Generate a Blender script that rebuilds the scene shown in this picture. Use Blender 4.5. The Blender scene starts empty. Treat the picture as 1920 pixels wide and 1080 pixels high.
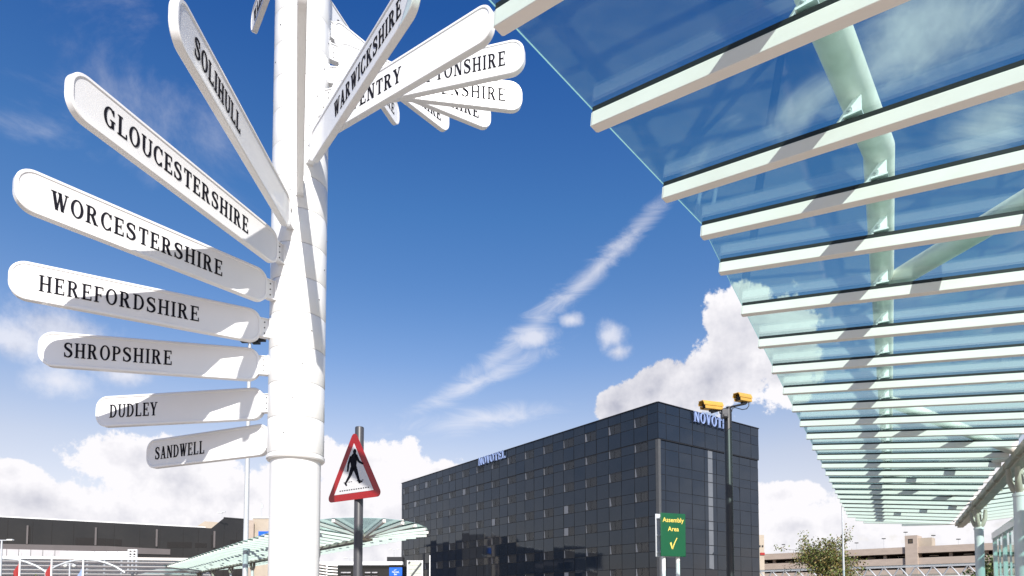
import bpy, math, random
from mathutils import Vector, Matrix
random.seed(7)
SC = bpy.context.scene
COL = SC.collection
R = math.radians

# ------------------------------------------------------------------ camera
F, TH, SH, CH = 1228.0, R(2.77), 527.0, 1.6
cd = bpy.data.cameras.new('camera'); cam = bpy.data.objects.new('camera', cd); COL.objects.link(cam)
cam.location = (0, 0, CH); cam.rotation_euler = (R(90) + TH, 0, 0)
cd.sensor_width = 36.0; cd.lens = 36.0 * F / 1920.0; cd.shift_y = SH / 1920.0
cd.clip_start = 0.05; cd.clip_end = 5000
SC.camera = cam

# ------------------------------------------------------------------ sun, exposure
SUN_EL = R(34.5)
SUN_H = Vector((0.225, -0.974, 0)).normalized()
SUN = Vector((SUN_H.x * math.cos(SUN_EL), SUN_H.y * math.cos(SUN_EL), math.sin(SUN_EL)))
sl = bpy.data.lights.new('sun', 'SUN'); sl.energy = 5.0; sl.angle = R(0.5); sl.color = (1.0, 0.955, 0.89)
so = bpy.data.objects.new('sun', sl); COL.objects.link(so)
so.rotation_euler = SUN.to_track_quat('Z', 'Y').to_euler(); so.location = (20, -60, 40)
SC.view_settings.view_transform = 'Standard'; SC.view_settings.look = 'None'
SC.view_settings.gamma = 1.0; SC.view_settings.exposure = 0.35

# ------------------------------------------------------------------ helpers: photo pixel -> world point
def ray(u, v):
    x = (u - 960) / F; y = (540 - v + SH) / F
    return Vector((x, math.cos(TH) - y * math.sin(TH), y * math.cos(TH) + math.sin(TH)))
def atY(u, v, Y):
    r = ray(u, v); return Vector((0, 0, CH)) + r * (Y / r.y)
def atZ(u, v, Z):
    r = ray(u, v); return Vector((0, 0, CH)) + r * ((Z - CH) / r.z)
def azel(u, v):
    r = ray(u, v); return math.atan2(r.x, r.y), math.atan2(r.z, math.hypot(r.x, r.y))

# ------------------------------------------------------------------ world
W = bpy.data.worlds.new('World'); SC.world = W; W.use_nodes = True
nt = W.node_tree; N = nt.nodes; L = nt.links; N.clear()
def nd(t, **k):
    n = N.new(t)
    for a, b in k.items(): setattr(n, a, b)
    return n
def mth(op, a, b=None, c=None, clamp=False):
    n = nd('ShaderNodeMath', operation=op); n.use_clamp = clamp
    for i, x in enumerate((a, b, c)):
        if x is None: continue
        if isinstance(x, (int, float)): n.inputs[i].default_value = x
        else: L.new(x, n.inputs[i])
    return n.outputs[0]
def smooth(x, a, b):
    n = nd('ShaderNodeMapRange', interpolation_type='SMOOTHSTEP'); L.new(x, n.inputs[0])
    n.inputs[1].default_value = a; n.inputs[2].default_value = b
    return n.outputs[0]
def mixc(fac, a, b):
    n = nd('ShaderNodeMix', data_type='RGBA')
    for s, x in ((n.inputs[0], fac), (n.inputs[6], a), (n.inputs[7], b)):
        if isinstance(x, (int, float)): s.default_value = x
        elif isinstance(x, tuple): s.default_value = (*x, 1)
        else: L.new(x, s)
    return n.outputs[2]
tc = nd('ShaderNodeTexCoord'); sky = nd('ShaderNodeTexSky', sky_type='NISHITA')
sky.sun_disc = False; sky.sun_elevation = SUN_EL; sky.sun_rotation = math.atan2(SUN_H.x, SUN_H.y)
sky.altitude = 100; sky.air_density = 1.0; sky.dust_density = 0.6; sky.ozone_density = 3.0
sep = nd('ShaderNodeSeparateXYZ'); L.new(tc.outputs['Generated'], sep.inputs[0])
X, Y, Z = sep.outputs
AZ = mth('ARCTAN2', X, Y)
EL = mth('ARCTAN2', Z, mth('SQRT', mth('ADD', mth('MULTIPLY', X, X), mth('MULTIPLY', Y, Y))))
cmb = nd('ShaderNodeCombineXYZ'); L.new(AZ, cmb.inputs[0]); L.new(EL, cmb.inputs[1]); P = cmb.outputs[0]
def noise(vec, scale, det=6, rough=0.55, dist=0.0, off=(0, 0, 0), stretch=(1, 1, 1), rot=0):
    m = nd('ShaderNodeMapping'); L.new(vec, m.inputs[0]); m.inputs['Location'].default_value = off
    m.inputs['Scale'].default_value = stretch; m.inputs['Rotation'].default_value = (0, 0, rot)
    n = nd('ShaderNodeTexNoise'); n.noise_dimensions = '2D'; L.new(m.outputs[0], n.inputs[0])
    n.inputs['Scale'].default_value = scale; n.inputs['Detail'].default_value = det
    n.inputs['Roughness'].default_value = rough; n.inputs['Distortion'].default_value = dist
    return n.outputs[0]
def blobs(lst):
    out = None
    for (u, v, ru, rv, ang) in lst:
        a, e = azel(u, v); a2, _ = azel(u + 20, v); _, e2 = azel(u, v - 20)
        sa = (a2 - a) / 20 * ru; se = (e2 - e) / 20 * rv
        m = nd('ShaderNodeMapping', vector_type='TEXTURE'); L.new(P, m.inputs[0])
        m.inputs['Location'].default_value = (a, e, 0); m.inputs['Rotation'].default_value = (0, 0, R(ang))
        m.inputs['Scale'].default_value = (sa, se, 1)
        ln = nd('ShaderNodeVectorMath', operation='LENGTH'); L.new(m.outputs[0], ln.inputs[0])
        d = ln.outputs[1]
        out = d if out is None else mth('SMOOTH_MIN', out, d, 0.25)
    return mth('SUBTRACT', 1.0, out)
def billow(off, det):
    a = noise(P, 7.5, det, 0.60, 0.0, off=off); b = noise(P, 30.0, det, 0.66, 0.0, off=off)
    return mth('ADD', mth('MULTIPLY', a, 0.72), mth('MULTIPLY', b, 0.28))
n1 = billow((0, 0, 0), 9)
n1b = billow((0.014, -0.035, 0), 5)
n2 = noise(P, 2.6, 5, 0.5, off=(3.1, 1.7, 0))
front = smooth(Y, -0.05, 0.15)
# heaped clouds
cum = blobs([(1345, 705, 150, 75, 12), (1392, 625, 75, 90, 0), (1470, 660, 90, 110, 0), (1225, 725, 85, 50, 25), (1160, 760, 50, 40, 0),
             (225, 860, 120, 55, 0), (330, 900, 190, 70, 0), (460, 930, 180, 75, 0), (80, 940, 220, 50, 0), (20, 885, 60, 26, 0),
             (700, 885, 130, 62, 0), (800, 905, 130, 50, 0), (640, 960, 300, 60, 0),
             (300, 985, 420, 60, 0), (60, 1000, 260, 60, 0), (640, 1010, 260, 60, 0),
             (1500, 985, 260, 50, 0), (1700, 960, 260, 60, 0), (1850, 900, 120, 60, 0), (1480, 930, 90, 30, 0),
             (250, 1040, 900, 75, 0), (1500, 1060, 900, 70, 0)])
dcum = smooth(mth('ADD', cum, mth('MULTIPLY', mth('SUBTRACT', n1, 0.5), 2.0)), -0.04, 0.14)
puff = blobs([(120, 625, 120, 62, 0), (40, 640, 80, 50, 0), (110, 715, 80, 42, 0), (230, 700, 70, 30, 0), (1000, 632, 62, 26, 8), (1072, 600, 30, 20, 0), (1145, 632, 36, 34, 0), (1160, 660, 30, 20, 0), (1600, 905, 60, 20, 0)])
dpuff = mth('MULTIPLY', smooth(mth('ADD', puff, mth('MULTIPLY', mth('SUBTRACT', n1, 0.5), 1.9)), -0.1, 0.95), 0.68)
# streaks of high cloud
str1 = blobs([(1120, 505, 240, 22, 36), (975, 635, 180, 26, 36), (890, 720, 150, 20, 24), (900, 785, 150, 22, 8)])
nst = noise(P, 10, 10, 0.7, 0.6, stretch=(1.0, 3.2, 1), rot=R(-20))
dst = mth('MULTIPLY', smooth(mth('ADD', str1, mth('MULTIPLY', mth('SUBTRACT', nst, 0.5), 2.2)), -0.35, 1.5), 0.62)
wis = blobs([(230, 190, 330, 210, -15), (80, 250, 200, 60, 0), (1650, 560, 240, 90, 20)])
nw = noise(P, 3.4, 7, 0.62, 0.6, stretch=(1, 2.0, 1), rot=R(20), off=(1.3, 0.4, 0))
dwi = mth('MULTIPLY', smooth(mth('ADD', wis, mth('MULTIPLY', mth('SUBTRACT', nw, 0.5), 3.4)), 0.25, 1.7), 0.34)
# broken cloud over the rest of the sky, behind the viewer
nb = noise(P, 2.0, 8, 0.6, 0.3, off=(5, 2, 0), stretch=(1, 1.8, 1))
dback = mth('MULTIPLY', smooth(nb, 0.52, 0.60), 0.75)
wis2 = blobs([(1760, 50, 230, 130, 0), (1870, 220, 130, 80, 0), (1500, 200, 130, 70, 20)])
dw2 = mth('MULTIPLY', smooth(mth('ADD', wis2, mth('MULTIPLY', mth('SUBTRACT', nw, 0.5), 2.6)), 0.05, 1.1), 0.6)
dfr = mth('MAXIMUM', mth('MAXIMUM', mth('MAXIMUM', dcum, dw2), dpuff), mth('MAXIMUM', dst, dwi))
mx = nd('ShaderNodeMix', data_type='FLOAT'); L.new(front, mx.inputs[0]); L.new(dback, mx.inputs[2]); L.new(dfr, mx.inputs[3])
D = mx.outputs[0]
# cloud tone: tops catch the light, bases go lavender grey
lit = mth('MULTIPLY', mth('SUBTRACT', n1, n1b), 1.7)
edge = mth('MULTIPLY', smooth(mth('ADD', cum, mth('MULTIPLY', mth('SUBTRACT', n1, 0.5), 2.0)), 1.15, 0.15), 0.42)
deep = mth('SUBTRACT', mth('MULTIPLY', smooth(EL, R(11.5), R(3.0)), 0.40), 0.0)
tone = mth('ADD', mth('SUBTRACT', mth('ADD', mth('ADD', lit, edge), mth('MULTIPLY', smooth(n2, .36, .62), 0.75)), deep), 0.22, clamp=True)
ccol = mixc(tone, (4.0, 4.1, 4.85), (7.8, 7.65, 7.9))
hs = nd('ShaderNodeMix', data_type='RGBA', blend_type='MULTIPLY'); hs.inputs[0].default_value = 1.0
L.new(sky.outputs[0], hs.inputs[6]); hs.inputs[7].default_value = (0.80, 0.98, 1.22, 1)
hz = mth('MULTIPLY', smooth(EL, R(27), R(2)), 0.42)
base = mixc(hz, hs.outputs[2], (4.6, 5.3, 7.0))
rp = nd('ShaderNodeValToRGB'); L.new(mth('DIVIDE', EL, R(90)), rp.inputs[0]); cr = rp.color_ramp
for i, (e_, c_) in enumerate(((2, (1.9, 1.26, .9)), (12, (1.7, 1.2, .88)), (20, (1.12, 1.04, .96)), (31, (.66, .92, 1.0)), (43, (.28, .65, .98)), (65, (.22, .56, .92)))):
    el_ = cr.elements[i] if i < 2 else cr.elements.new(e_ / 90)
    el_.position = e_ / 90; el_.color = tuple(x * .5 for x in c_) + (1,)
gr = nd('ShaderNodeMix', data_type='RGBA', blend_type='MULTIPLY'); gr.inputs[0].default_value = 1.0
L.new(base, gr.inputs[6]); L.new(rp.outputs[0], gr.inputs[7])
g2 = nd('ShaderNodeVectorMath', operation='SCALE'); L.new(gr.outputs[2], g2.inputs[0]); g2.inputs[3].default_value = 2.0
final = mixc(D, g2.outputs[0], ccol)
bg = nd('ShaderNodeBackground'); L.new(final, bg.inputs[0]); bg.inputs[1].default_value = 0.1
wo = nd('ShaderNodeOutputWorld'); L.new(bg.outputs[0], wo.inputs[0])

# ------------------------------------------------------------------ materials
MAT = {}
def pbr(name, col, rough=0.5, metal=0.0, ior=1.5, coat=0.0, spec=0.5, noise_amt=0.0, noise_scale=3.0, col2=None, bump=0.0, bump_scale=20.0, stretch=(1, 1, 1), rnoise=0.0):
    m = bpy.data.materials.new(name); m.use_nodes = True; t = m.node_tree; b = t.nodes['Principled BSDF']
    b.inputs['Base Color'].default_value = (*col, 1); b.inputs['Roughness'].default_value = rough
    b.inputs['Metallic'].default_value = metal; b.inputs['IOR'].default_value = ior
    b.inputs['Coat Weight'].default_value = coat; b.inputs['Specular Tint'].default_value = (.78, .90, 1, 1) if name in ('hotel_glass', 'terminal_dark') else (1, 1, 1, 1); b.inputs['Specular IOR Level'].default_value = spec
    if noise_amt > 0 or bump > 0 or rnoise > 0:
        tcn = t.nodes.new('ShaderNodeTexCoord'); mp = t.nodes.new('ShaderNodeMapping'); mp.inputs['Scale'].default_value = stretch
        t.links.new(tcn.outputs['Object'], mp.inputs[0])
        nz = t.nodes.new('ShaderNodeTexNoise'); nz.inputs['Scale'].default_value = noise_scale; nz.inputs['Detail'].default_value = 7
        nz.inputs['Roughness'].default_value = 0.65; t.links.new(mp.outputs[0], nz.inputs[0])
        if noise_amt > 0:
            mr = t.nodes.new('ShaderNodeMapRange'); t.links.new(nz.outputs[0], mr.inputs[0])
            mr.inputs[1].default_value = 0.35; mr.inputs[2].default_value = 0.7; mr.inputs[4].default_value = noise_amt
            mxn = t.nodes.new('ShaderNodeMix'); mxn.data_type = 'RGBA'; t.links.new(mr.outputs[0], mxn.inputs[0])
            mxn.inputs[6].default_value = (*col, 1); mxn.inputs[7].default_value = (*(col2 or tuple(c * 0.6 for c in col)), 1)
            t.links.new(mxn.outputs[2], b.inputs['Base Color'])
        if rnoise > 0:
            mr2 = t.nodes.new('ShaderNodeMapRange'); t.links.new(nz.outputs[0], mr2.inputs[0])
            mr2.inputs[3].default_value = max(0.02, rough - rnoise); mr2.inputs[4].default_value = rough + rnoise
            t.links.new(mr2.outputs[0], b.inputs['Roughness'])
        if bump > 0:
            nb2 = t.nodes.new('ShaderNodeTexNoise'); nb2.inputs['Scale'].default_value = bump_scale; nb2.inputs['Detail'].default_value = 4
            t.links.new(mp.outputs[0], nb2.inputs[0]); bp = t.nodes.new('ShaderNodeBump'); bp.inputs['Strength'].default_value = bump
            bp.inputs['Distance'].default_value = 0.02; t.links.new(nb2.outputs[0], bp.inputs['Height']); t.links.new(bp.outputs[0], b.inputs['Normal'])
    MAT[name] = m; return m
def glassmat(name, tint, ior=1.5, rough=0.0, bump=0.0, extra=0.0, dust=0.06):
    m = bpy.data.materials.new(name); m.use_nodes = True; t = m.node_tree; t.nodes.clear()
    o = t.nodes.new('ShaderNodeOutputMaterial'); mxs = t.nodes.new('ShaderNodeMixShader')
    tr = t.nodes.new('ShaderNodeBsdfTransparent'); tr.inputs[0].default_value = (*tint, 1)
    gl = t.nodes.new('ShaderNodeBsdfGlossy'); gl.inputs['Roughness'].default_value = rough; gl.inputs[0].default_value = (0.95, 1, 0.98, 1)
    fr = t.nodes.new('ShaderNodeFresnel'); fr.inputs[0].default_value = ior
    ad = t.nodes.new('ShaderNodeMath'); ad.operation = 'ADD'; ad.use_clamp = True; ad.inputs[1].default_value = extra
    # the same Fresnel from either side of a pane
    geo = t.nodes.new('ShaderNodeNewGeometry'); bf = t.nodes.new('ShaderNodeVectorMath'); bf.operation = 'SCALE'
    fl = t.nodes.new('ShaderNodeMapRange'); fl.inputs[3].default_value = 1.0; fl.inputs[4].default_value = 1.0 / ior
    ml = t.nodes.new('ShaderNodeMath'); ml.operation = 'MULTIPLY'; ml.inputs[1].default_value = 1.0
    lw = t.nodes.new('ShaderNodeLayerWeight'); lw.inputs[0].default_value = 0.5
    pw = t.nodes.new('ShaderNodeMath'); pw.operation = 'POWER'; pw.inputs[1].default_value = 5.0
    t.links.new(lw.outputs['Facing'], pw.inputs[0])
    ma = t.nodes.new('ShaderNodeMath'); ma.operation = 'MULTIPLY_ADD'; ma.inputs[1].default_value = 0.93; ma.inputs[2].default_value = 0.045 + extra
    t.links.new(pw.outputs[0], ma.inputs[0])
    for nn in (fr, ad, geo, bf, fl, ml): t.nodes.remove(nn)
    t.links.new(ma.outputs[0], mxs.inputs[0]); t.links.new(tr.outputs[0], mxs.inputs[1]); t.links.new(gl.outputs[0], mxs.inputs[2])
    if bump > 0:
        tcn = t.nodes.new('ShaderNodeTexCoord'); nz = t.nodes.new('ShaderNodeTexNoise'); nz.inputs['Scale'].default_value = 1.3
        t.links.new(tcn.outputs['Object'], nz.inputs[0]); bp = t.nodes.new('ShaderNodeBump'); bp.inputs['Strength'].default_value = bump
        bp.inputs['Distance'].default_value = 0.02; t.links.new(nz.outputs[0], bp.inputs['Height']); t.links.new(bp.outputs[0], gl.inputs['Normal'])
    df = t.nodes.new('ShaderNodeBsdfTranslucent'); df.inputs[0].default_value = (0.75, 0.78, 0.74, 1); dd = t.nodes.new('ShaderNodeBsdfDiffuse'); dd.inputs[0].default_value = (0.75, 0.78, 0.74, 1)
    ds = t.nodes.new('ShaderNodeMixShader'); ds.inputs[0].default_value = 0.5; t.links.new(df.outputs[0], ds.inputs[1]); t.links.new(dd.outputs[0], ds.inputs[2])
    tg = t.nodes.new('ShaderNodeTexCoord'); mg = t.nodes.new('ShaderNodeMapping'); mg.inputs['Scale'].default_value = (1, 1.6, 1); mg.inputs['Rotation'].default_value = (0, 0, .6); t.links.new(tg.outputs['Object'], mg.inputs[0])
    ng = t.nodes.new('ShaderNodeTexNoise'); ng.inputs['Scale'].default_value = 2.2; ng.inputs['Detail'].default_value = 9; ng.inputs['Roughness'].default_value = 0.72; t.links.new(mg.outputs[0], ng.inputs[0])
    mr = t.nodes.new('ShaderNodeMapRange'); mr.inputs[1].default_value = 0.42; mr.inputs[2].default_value = 0.75; mr.inputs[3].default_value = 0.004; mr.inputs[4].default_value = dust; t.links.new(ng.outputs[0], mr.inputs[0])
    fm = t.nodes.new('ShaderNodeMixShader'); t.links.new(mr.outputs[0], fm.inputs[0]); t.links.new(mxs.outputs[0], fm.inputs[1]); t.links.new(ds.outputs[0], fm.inputs[2])
    t.links.new(fm.outputs[0], o.inputs[0]); MAT[name] = m; return m

pbr('white_paint', (0.80, 0.80, 0.79), 0.32, coat=0.3, noise_amt=0.18, noise_scale=6, col2=(0.66, 0.65, 0.62), stretch=(1, 1, 0.35))
pbr('sign_white', (0.80, 0.80, 0.80), 0.3, coat=0.4, noise_amt=0.16, noise_scale=5, col2=(0.68, 0.68, 0.67), bump=0.03, bump_scale=9)
pbr('beam_white', (0.88, 0.82, 0.77), 0.4, noise_amt=0.3, noise_scale=3, col2=(0.76, 0.68, 0.61), stretch=(1, 1, 2))
pbr('tube_white', (0.86, 0.80, 0.75), 0.45, noise_amt=0.7, noise_scale=4, col2=(0.60, 0.60, 0.50), bump=0.05, bump_scale=12)
pbr('gutter_cream', (0.52, 0.47, 0.39), 0.55, noise_amt=0.7, noise_scale=2.5, col2=(0.36, 0.31, 0.25))
pbr('black_letter', (0.010, 0.010, 0.016), 0.8, spec=0.1)
pbr('bolt_dark', (0.05, 0.05, 0.05), 0.4, metal=0.6)
pbr('steel', (0.55, 0.57, 0.58), 0.35, metal=0.8)
pbr('matt_black', (0.012, 0.014, 0.014), 0.5)
pbr('dark_paint', (0.016, 0.016, 0.019), 0.42, noise_amt=0.4, noise_scale=4, col2=(0.03, 0.03, 0.032))
pbr('post_grey', (0.05, 0.05, 0.058), 0.42, noise_amt=0.4, noise_scale=3, col2=(0.08, 0.08, 0.085))
pbr('galv', (0.56, 0.58, 0.60), 0.5, metal=0.15, noise_amt=0.3, noise_scale=8)
pbr('red_sheet', (0.36, 0.012, 0.014), 0.35, coat=0.15, noise_amt=0.35, noise_scale=2.5, col2=(0.22, 0.008, 0.01))
pbr('sheet_white', (0.66, 0.66, 0.67), 0.3, coat=0.3)
pbr('green_sheet', (0.0, 0.085, 0.032), 0.5, coat=0.0, noise_amt=0.2, noise_scale=3)
pbr('yellow_letter', (0.85, 0.62, 0.13), 0.4)
pbr('camera_yellow', (0.64, 0.37, 0.07), 0.45, coat=0.1, noise_amt=0.4, noise_scale=9)
pbr('lens_dark', (0.05, 0.03, 0.015), 0.15)
pbr('hotel_glass', (0.007, 0.012, 0.022), 0.05, ior=1.62, spec=0.5, bump=0.10, bump_scale=0.55, noise_amt=0.6, noise_scale=0.5, col2=(0.016, 0.02, 0.03))
pbr('hotel_seam', (0.01, 0.011, 0.014), 0.5)
pbr('win_frame', (0.016, 0.017, 0.02), 0.4)
pbr('curtain', (0.30, 0.30, 0.32), 0.8, noise_amt=0.6, noise_scale=5, stretch=(3, 3, 0.1))
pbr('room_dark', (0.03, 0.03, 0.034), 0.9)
pbr('stair_glass', (0.15, 0.165, 0.185), 0.25, noise_amt=0.8, noise_scale=0.7, col2=(0.12, 0.13, 0.15))
pbr('corner_grey', (0.085, 0.088, 0.092), 0.5, noise_amt=0.4, noise_scale=2)
pbr('hotel_letter', (0.27, 0.36, 0.62), 0.35)
pbr('terminal_dark', (0.013, 0.012, 0.013), 0.14, ior=1.5, noise_amt=0.8, noise_scale=0.25, col2=(0.022, 0.02, 0.02), bump=0.05, bump_scale=0.7)
pbr('terminal_black', (0.006, 0.006, 0.007), 0.25)
pbr('terminal_band', (0.12, 0.105, 0.105), 0.35, noise_amt=0.4, noise_scale=0.4)
pbr('pale_panel', (0.52, 0.50, 0.51), 0.4, noise_amt=0.3, noise_scale=0.5)
pbr('billboard_white', (0.78, 0.79, 0.80), 0.5, noise_amt=0.15, noise_scale=1)
pbr('concrete', (0.47, 0.385, 0.32), 0.85, noise_amt=0.6, noise_scale=0.4, col2=(0.34, 0.275, 0.23), stretch=(1, 1, 3))
pbr('concrete_pale', (0.47, 0.40, 0.32), 0.85, noise_amt=0.4, noise_scale=0.6)
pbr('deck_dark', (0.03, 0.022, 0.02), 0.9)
pbr('blue_sign', (0.01, 0.12, 0.62), 0.35)
pbr('clad_pale', (0.55, 0.57, 0.50), 0.5, noise_amt=0.3, noise_scale=3)
pbr('bark', (0.10, 0.075, 0.05), 0.9, noise_amt=0.6, noise_scale=6)
pbr('flag_red', (0.32, 0.02, 0.02), 0.7); pbr('flag_blue', (0.25, 0.33, 0.55), 0.7)
pbr('lamp_glass', (0.7, 0.7, 0.66), 0.3)
pbr('asphalt', (0.055, 0.055, 0.058), 0.85, noise_amt=0.6, noise_scale=1.2, col2=(0.08, 0.078, 0.075), bump=0.3, bump_scale=60)
pbr('paving', (0.44, 0.38, 0.31), 0.8, noise_amt=0.6, noise_scale=2.0, col2=(0.34, 0.29, 0.24), bump=0.2, bump_scale=40)
pbr('kerb_stone', (0.40, 0.38, 0.35), 0.8, noise_amt=0.5)
pbr('road_paint', (0.75, 0.75, 0.72), 0.6)
pbr('glass_edge', (0.30, 0.44, 0.45), 0.3)
glassmat('roof_glass', (0.82, 0.95, 0.93), bump=0.03, dust=0.035)
glassmat('far_glass', (0.82, 0.95, 0.93))
glassmat('wall_glass', (0.88, 0.96, 0.95), extra=0.03, dust=0.03)
glassmat('pane_glass', (0.8, 0.82, 0.85), extra=-0.005, dust=0.004)
def leafmat(name, c1, c2):
    m = pbr(name, c1, 0.55, noise_amt=1.0, noise_scale=1.6, col2=c2)
    return m
leafmat('leaf_olive', (0.16, 0.19, 0.045), (0.07, 0.10, 0.02)); leafmat('leaf_green', (0.07, 0.12, 0.02), (0.035, 0.07, 0.015))
leafmat('leaf_autumn', (0.26, 0.17, 0.05), (0.10, 0.11, 0.03))

# ------------------------------------------------------------------ mesh building
class MB:
    def __init__(s, M=None): s.v = []; s.f = []; s.mi = []; s.sm = []; s.M = M; s.cur = 0; s.mats = []
    def add(s, vs, fs, smooth=False):
        b = len(s.v)
        for p in vs:
            p = Vector(p); s.v.append(s.M @ p if s.M is not None else p)
        for f in fs: s.f.append([b + i for i in f]); s.mi.append(s.cur); s.sm.append(smooth)
        return s
    def mat(s, i): s.cur = i; return s
    def box(s, c, d, ax=None):
        c = Vector(c); hx, hy, hz = d[0] / 2, d[1] / 2, d[2] / 2
        ax = ax or (Vector((1, 0, 0)), Vector((0, 1, 0)), Vector((0, 0, 1)))
        vs = [c + ax[0] * (hx * i) + ax[1] * (hy * j) + ax[2] * (hz * k) for i in (-1, 1) for j in (-1, 1) for k in (-1, 1)]
        return s.add(vs, [(0, 1, 3, 2), (4, 6, 7, 5), (0, 4, 5, 1), (2, 3, 7, 6), (0, 2, 6, 4), (1, 5, 7, 3)])
    def bar(s, p, q, w, h, up=(0, 0, 1)):
        p = Vector(p); q = Vector(q); d = q - p; l = d.length; d.normalize(); up = Vector(up)
        x = d.cross(up).normalized(); z = x.cross(d)
        return s.box((p + q) / 2, (l, w, h), (d, x, z))
    def tube(s, pts, r, n=16, caps=True):
        pts = [Vector(p) for p in pts]; rs = r if isinstance(r, (list, tuple)) else [r] * len(pts)
        vs = []; prev = None
        for i, p in enumerate(pts):
            a = (pts[i] - pts[i - 1]).normalized() if i else None; b = (pts[i + 1] - pts[i]).normalized() if i < len(pts) - 1 else None
            t = (a + b).normalized() if a and b else (a or b)
            if prev is None:
                ref = Vector((0, 0, 1)) if abs(t.z) < 0.9 else Vector((1, 0, 0)); x = t.cross(ref).normalized()
            else: x = (prev - t * prev.dot(t)).normalized()
            prev = x; y = t.cross(x)
            k = 1.0
            if a and b: k = 1 / max(0.5, math.cos(a.angle(b) / 2)) if a.angle(b) > 1e-4 else 1
            for j in range(n):
                an = 2 * math.pi * j / n; vs.append(p + (x * math.cos(an) + y * math.sin(an)) * rs[i] * (k if i % 1 == 0 else 1))
        fs = [(i * n + j, i * n + (j + 1) % n, (i + 1) * n + (j + 1) % n, (i + 1) * n + j) for i in range(len(pts) - 1) for j in range(n)]
        s.add(vs, fs, True)
        if caps:
            b = len(s.v) - len(vs)
            s.f.append([b + j for j in range(n)][::-1]); s.mi.append(s.cur); s.sm.append(False)
            s.f.append([b + (len(pts) - 1) * n + j for j in range(n)]); s.mi.append(s.cur); s.sm.append(False)
        return s
    def lathe(s, prof, c=(0, 0, 0), n=48, smooth=True):
        c = Vector(c); vs = [c + Vector((r * math.cos(2 * math.pi * j / n), r * math.sin(2 * math.pi * j / n), z)) for r, z in prof for j in range(n)]
        fs = [(i * n + j, i * n + (j + 1) % n, (i + 1) * n + (j + 1) % n, (i + 1) * n + j) for i in range(len(prof) - 1) for j in range(n)]
        return s.add(vs, fs, smooth)
    def prism(s, poly, o, ux, uy, un, d0, d1):
        o = Vector(o); n = len(poly); area = sum(poly[i][0] * poly[(i + 1) % n][1] - poly[(i + 1) % n][0] * poly[i][1] for i in range(n))
        if area < 0: poly = poly[::-1]
        vs = [o + ux * x + uy * y + un * d for d in (d0, d1) for x, y in poly]
        fs = [tuple(range(n))[::-1], tuple(range(n, 2 * n))] + [(i, (i + 1) % n, n + (i + 1) % n, n + i) for i in range(n)]
        return s.add(vs, fs)
    def build(s, name, mats, parent=None, bevel=0.0, loc=None, sharp=35, rot=None):
        me = bpy.data.meshes.new(name)
        off = Vector((0, 0, 0))
        if loc is not None: off = Vector(loc)
        elif parent is not None and rot is None:
            off = WL(parent)
        me.from_pydata([p - off for p in s.v], [], s.f)
        for m in (mats if isinstance(mats, (list, tuple)) else [mats]): me.materials.append(MAT[m])
        for i, p in enumerate(me.polygons): p.material_index = s.mi[i]; p.use_smooth = s.sm[i] or bevel > 0
        me.update()
        if any(s.sm) or bevel > 0: me.set_sharp_from_angle(angle=R(sharp))
        o = bpy.data.objects.new(name, me); COL.objects.link(o)
        if parent is not None: o.parent = parent; 
        if loc is not None: o.location = Vector(loc) - (WL(parent) if parent is not None else Vector((0, 0, 0)))
        if bevel > 0:
            b = o.modifiers.new('bevel', 'BEVEL'); b.width = bevel; b.segments = 2; b.limit_method = 'ANGLE'; b.angle_limit = R(40)
        return o
def WL(o):
    p = Vector(o.location)
    while o.parent is not None: o = o.parent; p += Vector(o.location)
    return p
def thing(name, label, cat, loc=(0, 0, 0), group=None):
    o = bpy.data.objects.new(name, None); o.empty_display_size = 0.3; COL.objects.link(o); o.location = loc
    o['label'] = label; o['category'] = cat
    if group: o['group'] = group
    return o
def tag(o, label, cat, group=None):
    o['label'] = label; o['category'] = cat
    if group: o['group'] = group
    return o
def struct(o): o['kind'] = 'structure'; return o
def V2(az, z=0): return Vector((math.sin(R(az)), math.cos(R(az)), z))     # compass-style: 0 = +Y, clockwise

# ------------------------------------------------------------------ serif lettering
T_, H_, SF, SO = 0.155, 0.075, 0.05, 0.08
def q4(*p): return list(p)
def stem(x, y0=0.0, y1=1.0, w=T_, s0=True, s1=True):
    o = [[(x, y0), (x + w, y0), (x + w, y1), (x, y1)]]
    if s0: o.append([(x - SO, y0), (x + w + SO, y0), (x + w + SO, y0 + SF), (x - SO, y0 + SF)])
    if s1: o.append([(x - SO, y1 - SF), (x + w + SO, y1 - SF), (x + w + SO, y1), (x - SO, y1)])
    return o
def hb(x0, x1, y, h=H_): return [[(x0, y), (x1, y), (x1, y + h), (x0, y + h)]]
def vt(x, y0, y1, w=0.06): return [[(x, y0), (x + w, y0), (x + w, y1), (x, y1)]]
def dg(x0, y0, x1, y1, w): return [[(x0, y0), (x0 + w, y0), (x1 + w, y1), (x1, y1)]]
def arc(cx, cy, rx, ry, a0, a1, tx=T_, ty=H_, n=14):
    o = []
    for i in range(n):
        a, b = R(a0 + (a1 - a0) * i / n), R(a0 + (a1 - a0) * (i + 1) / n)
        o.append([(cx + rx * math.cos(a), cy + ry * math.sin(a)), (cx + rx * math.cos(b), cy + ry * math.sin(b)),
                  (cx + (rx - tx) * math.cos(b), cy + (ry - ty) * math.sin(b)), (cx + (rx - tx) * math.cos(a), cy + (ry - ty) * math.sin(a))])
    return o
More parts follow.
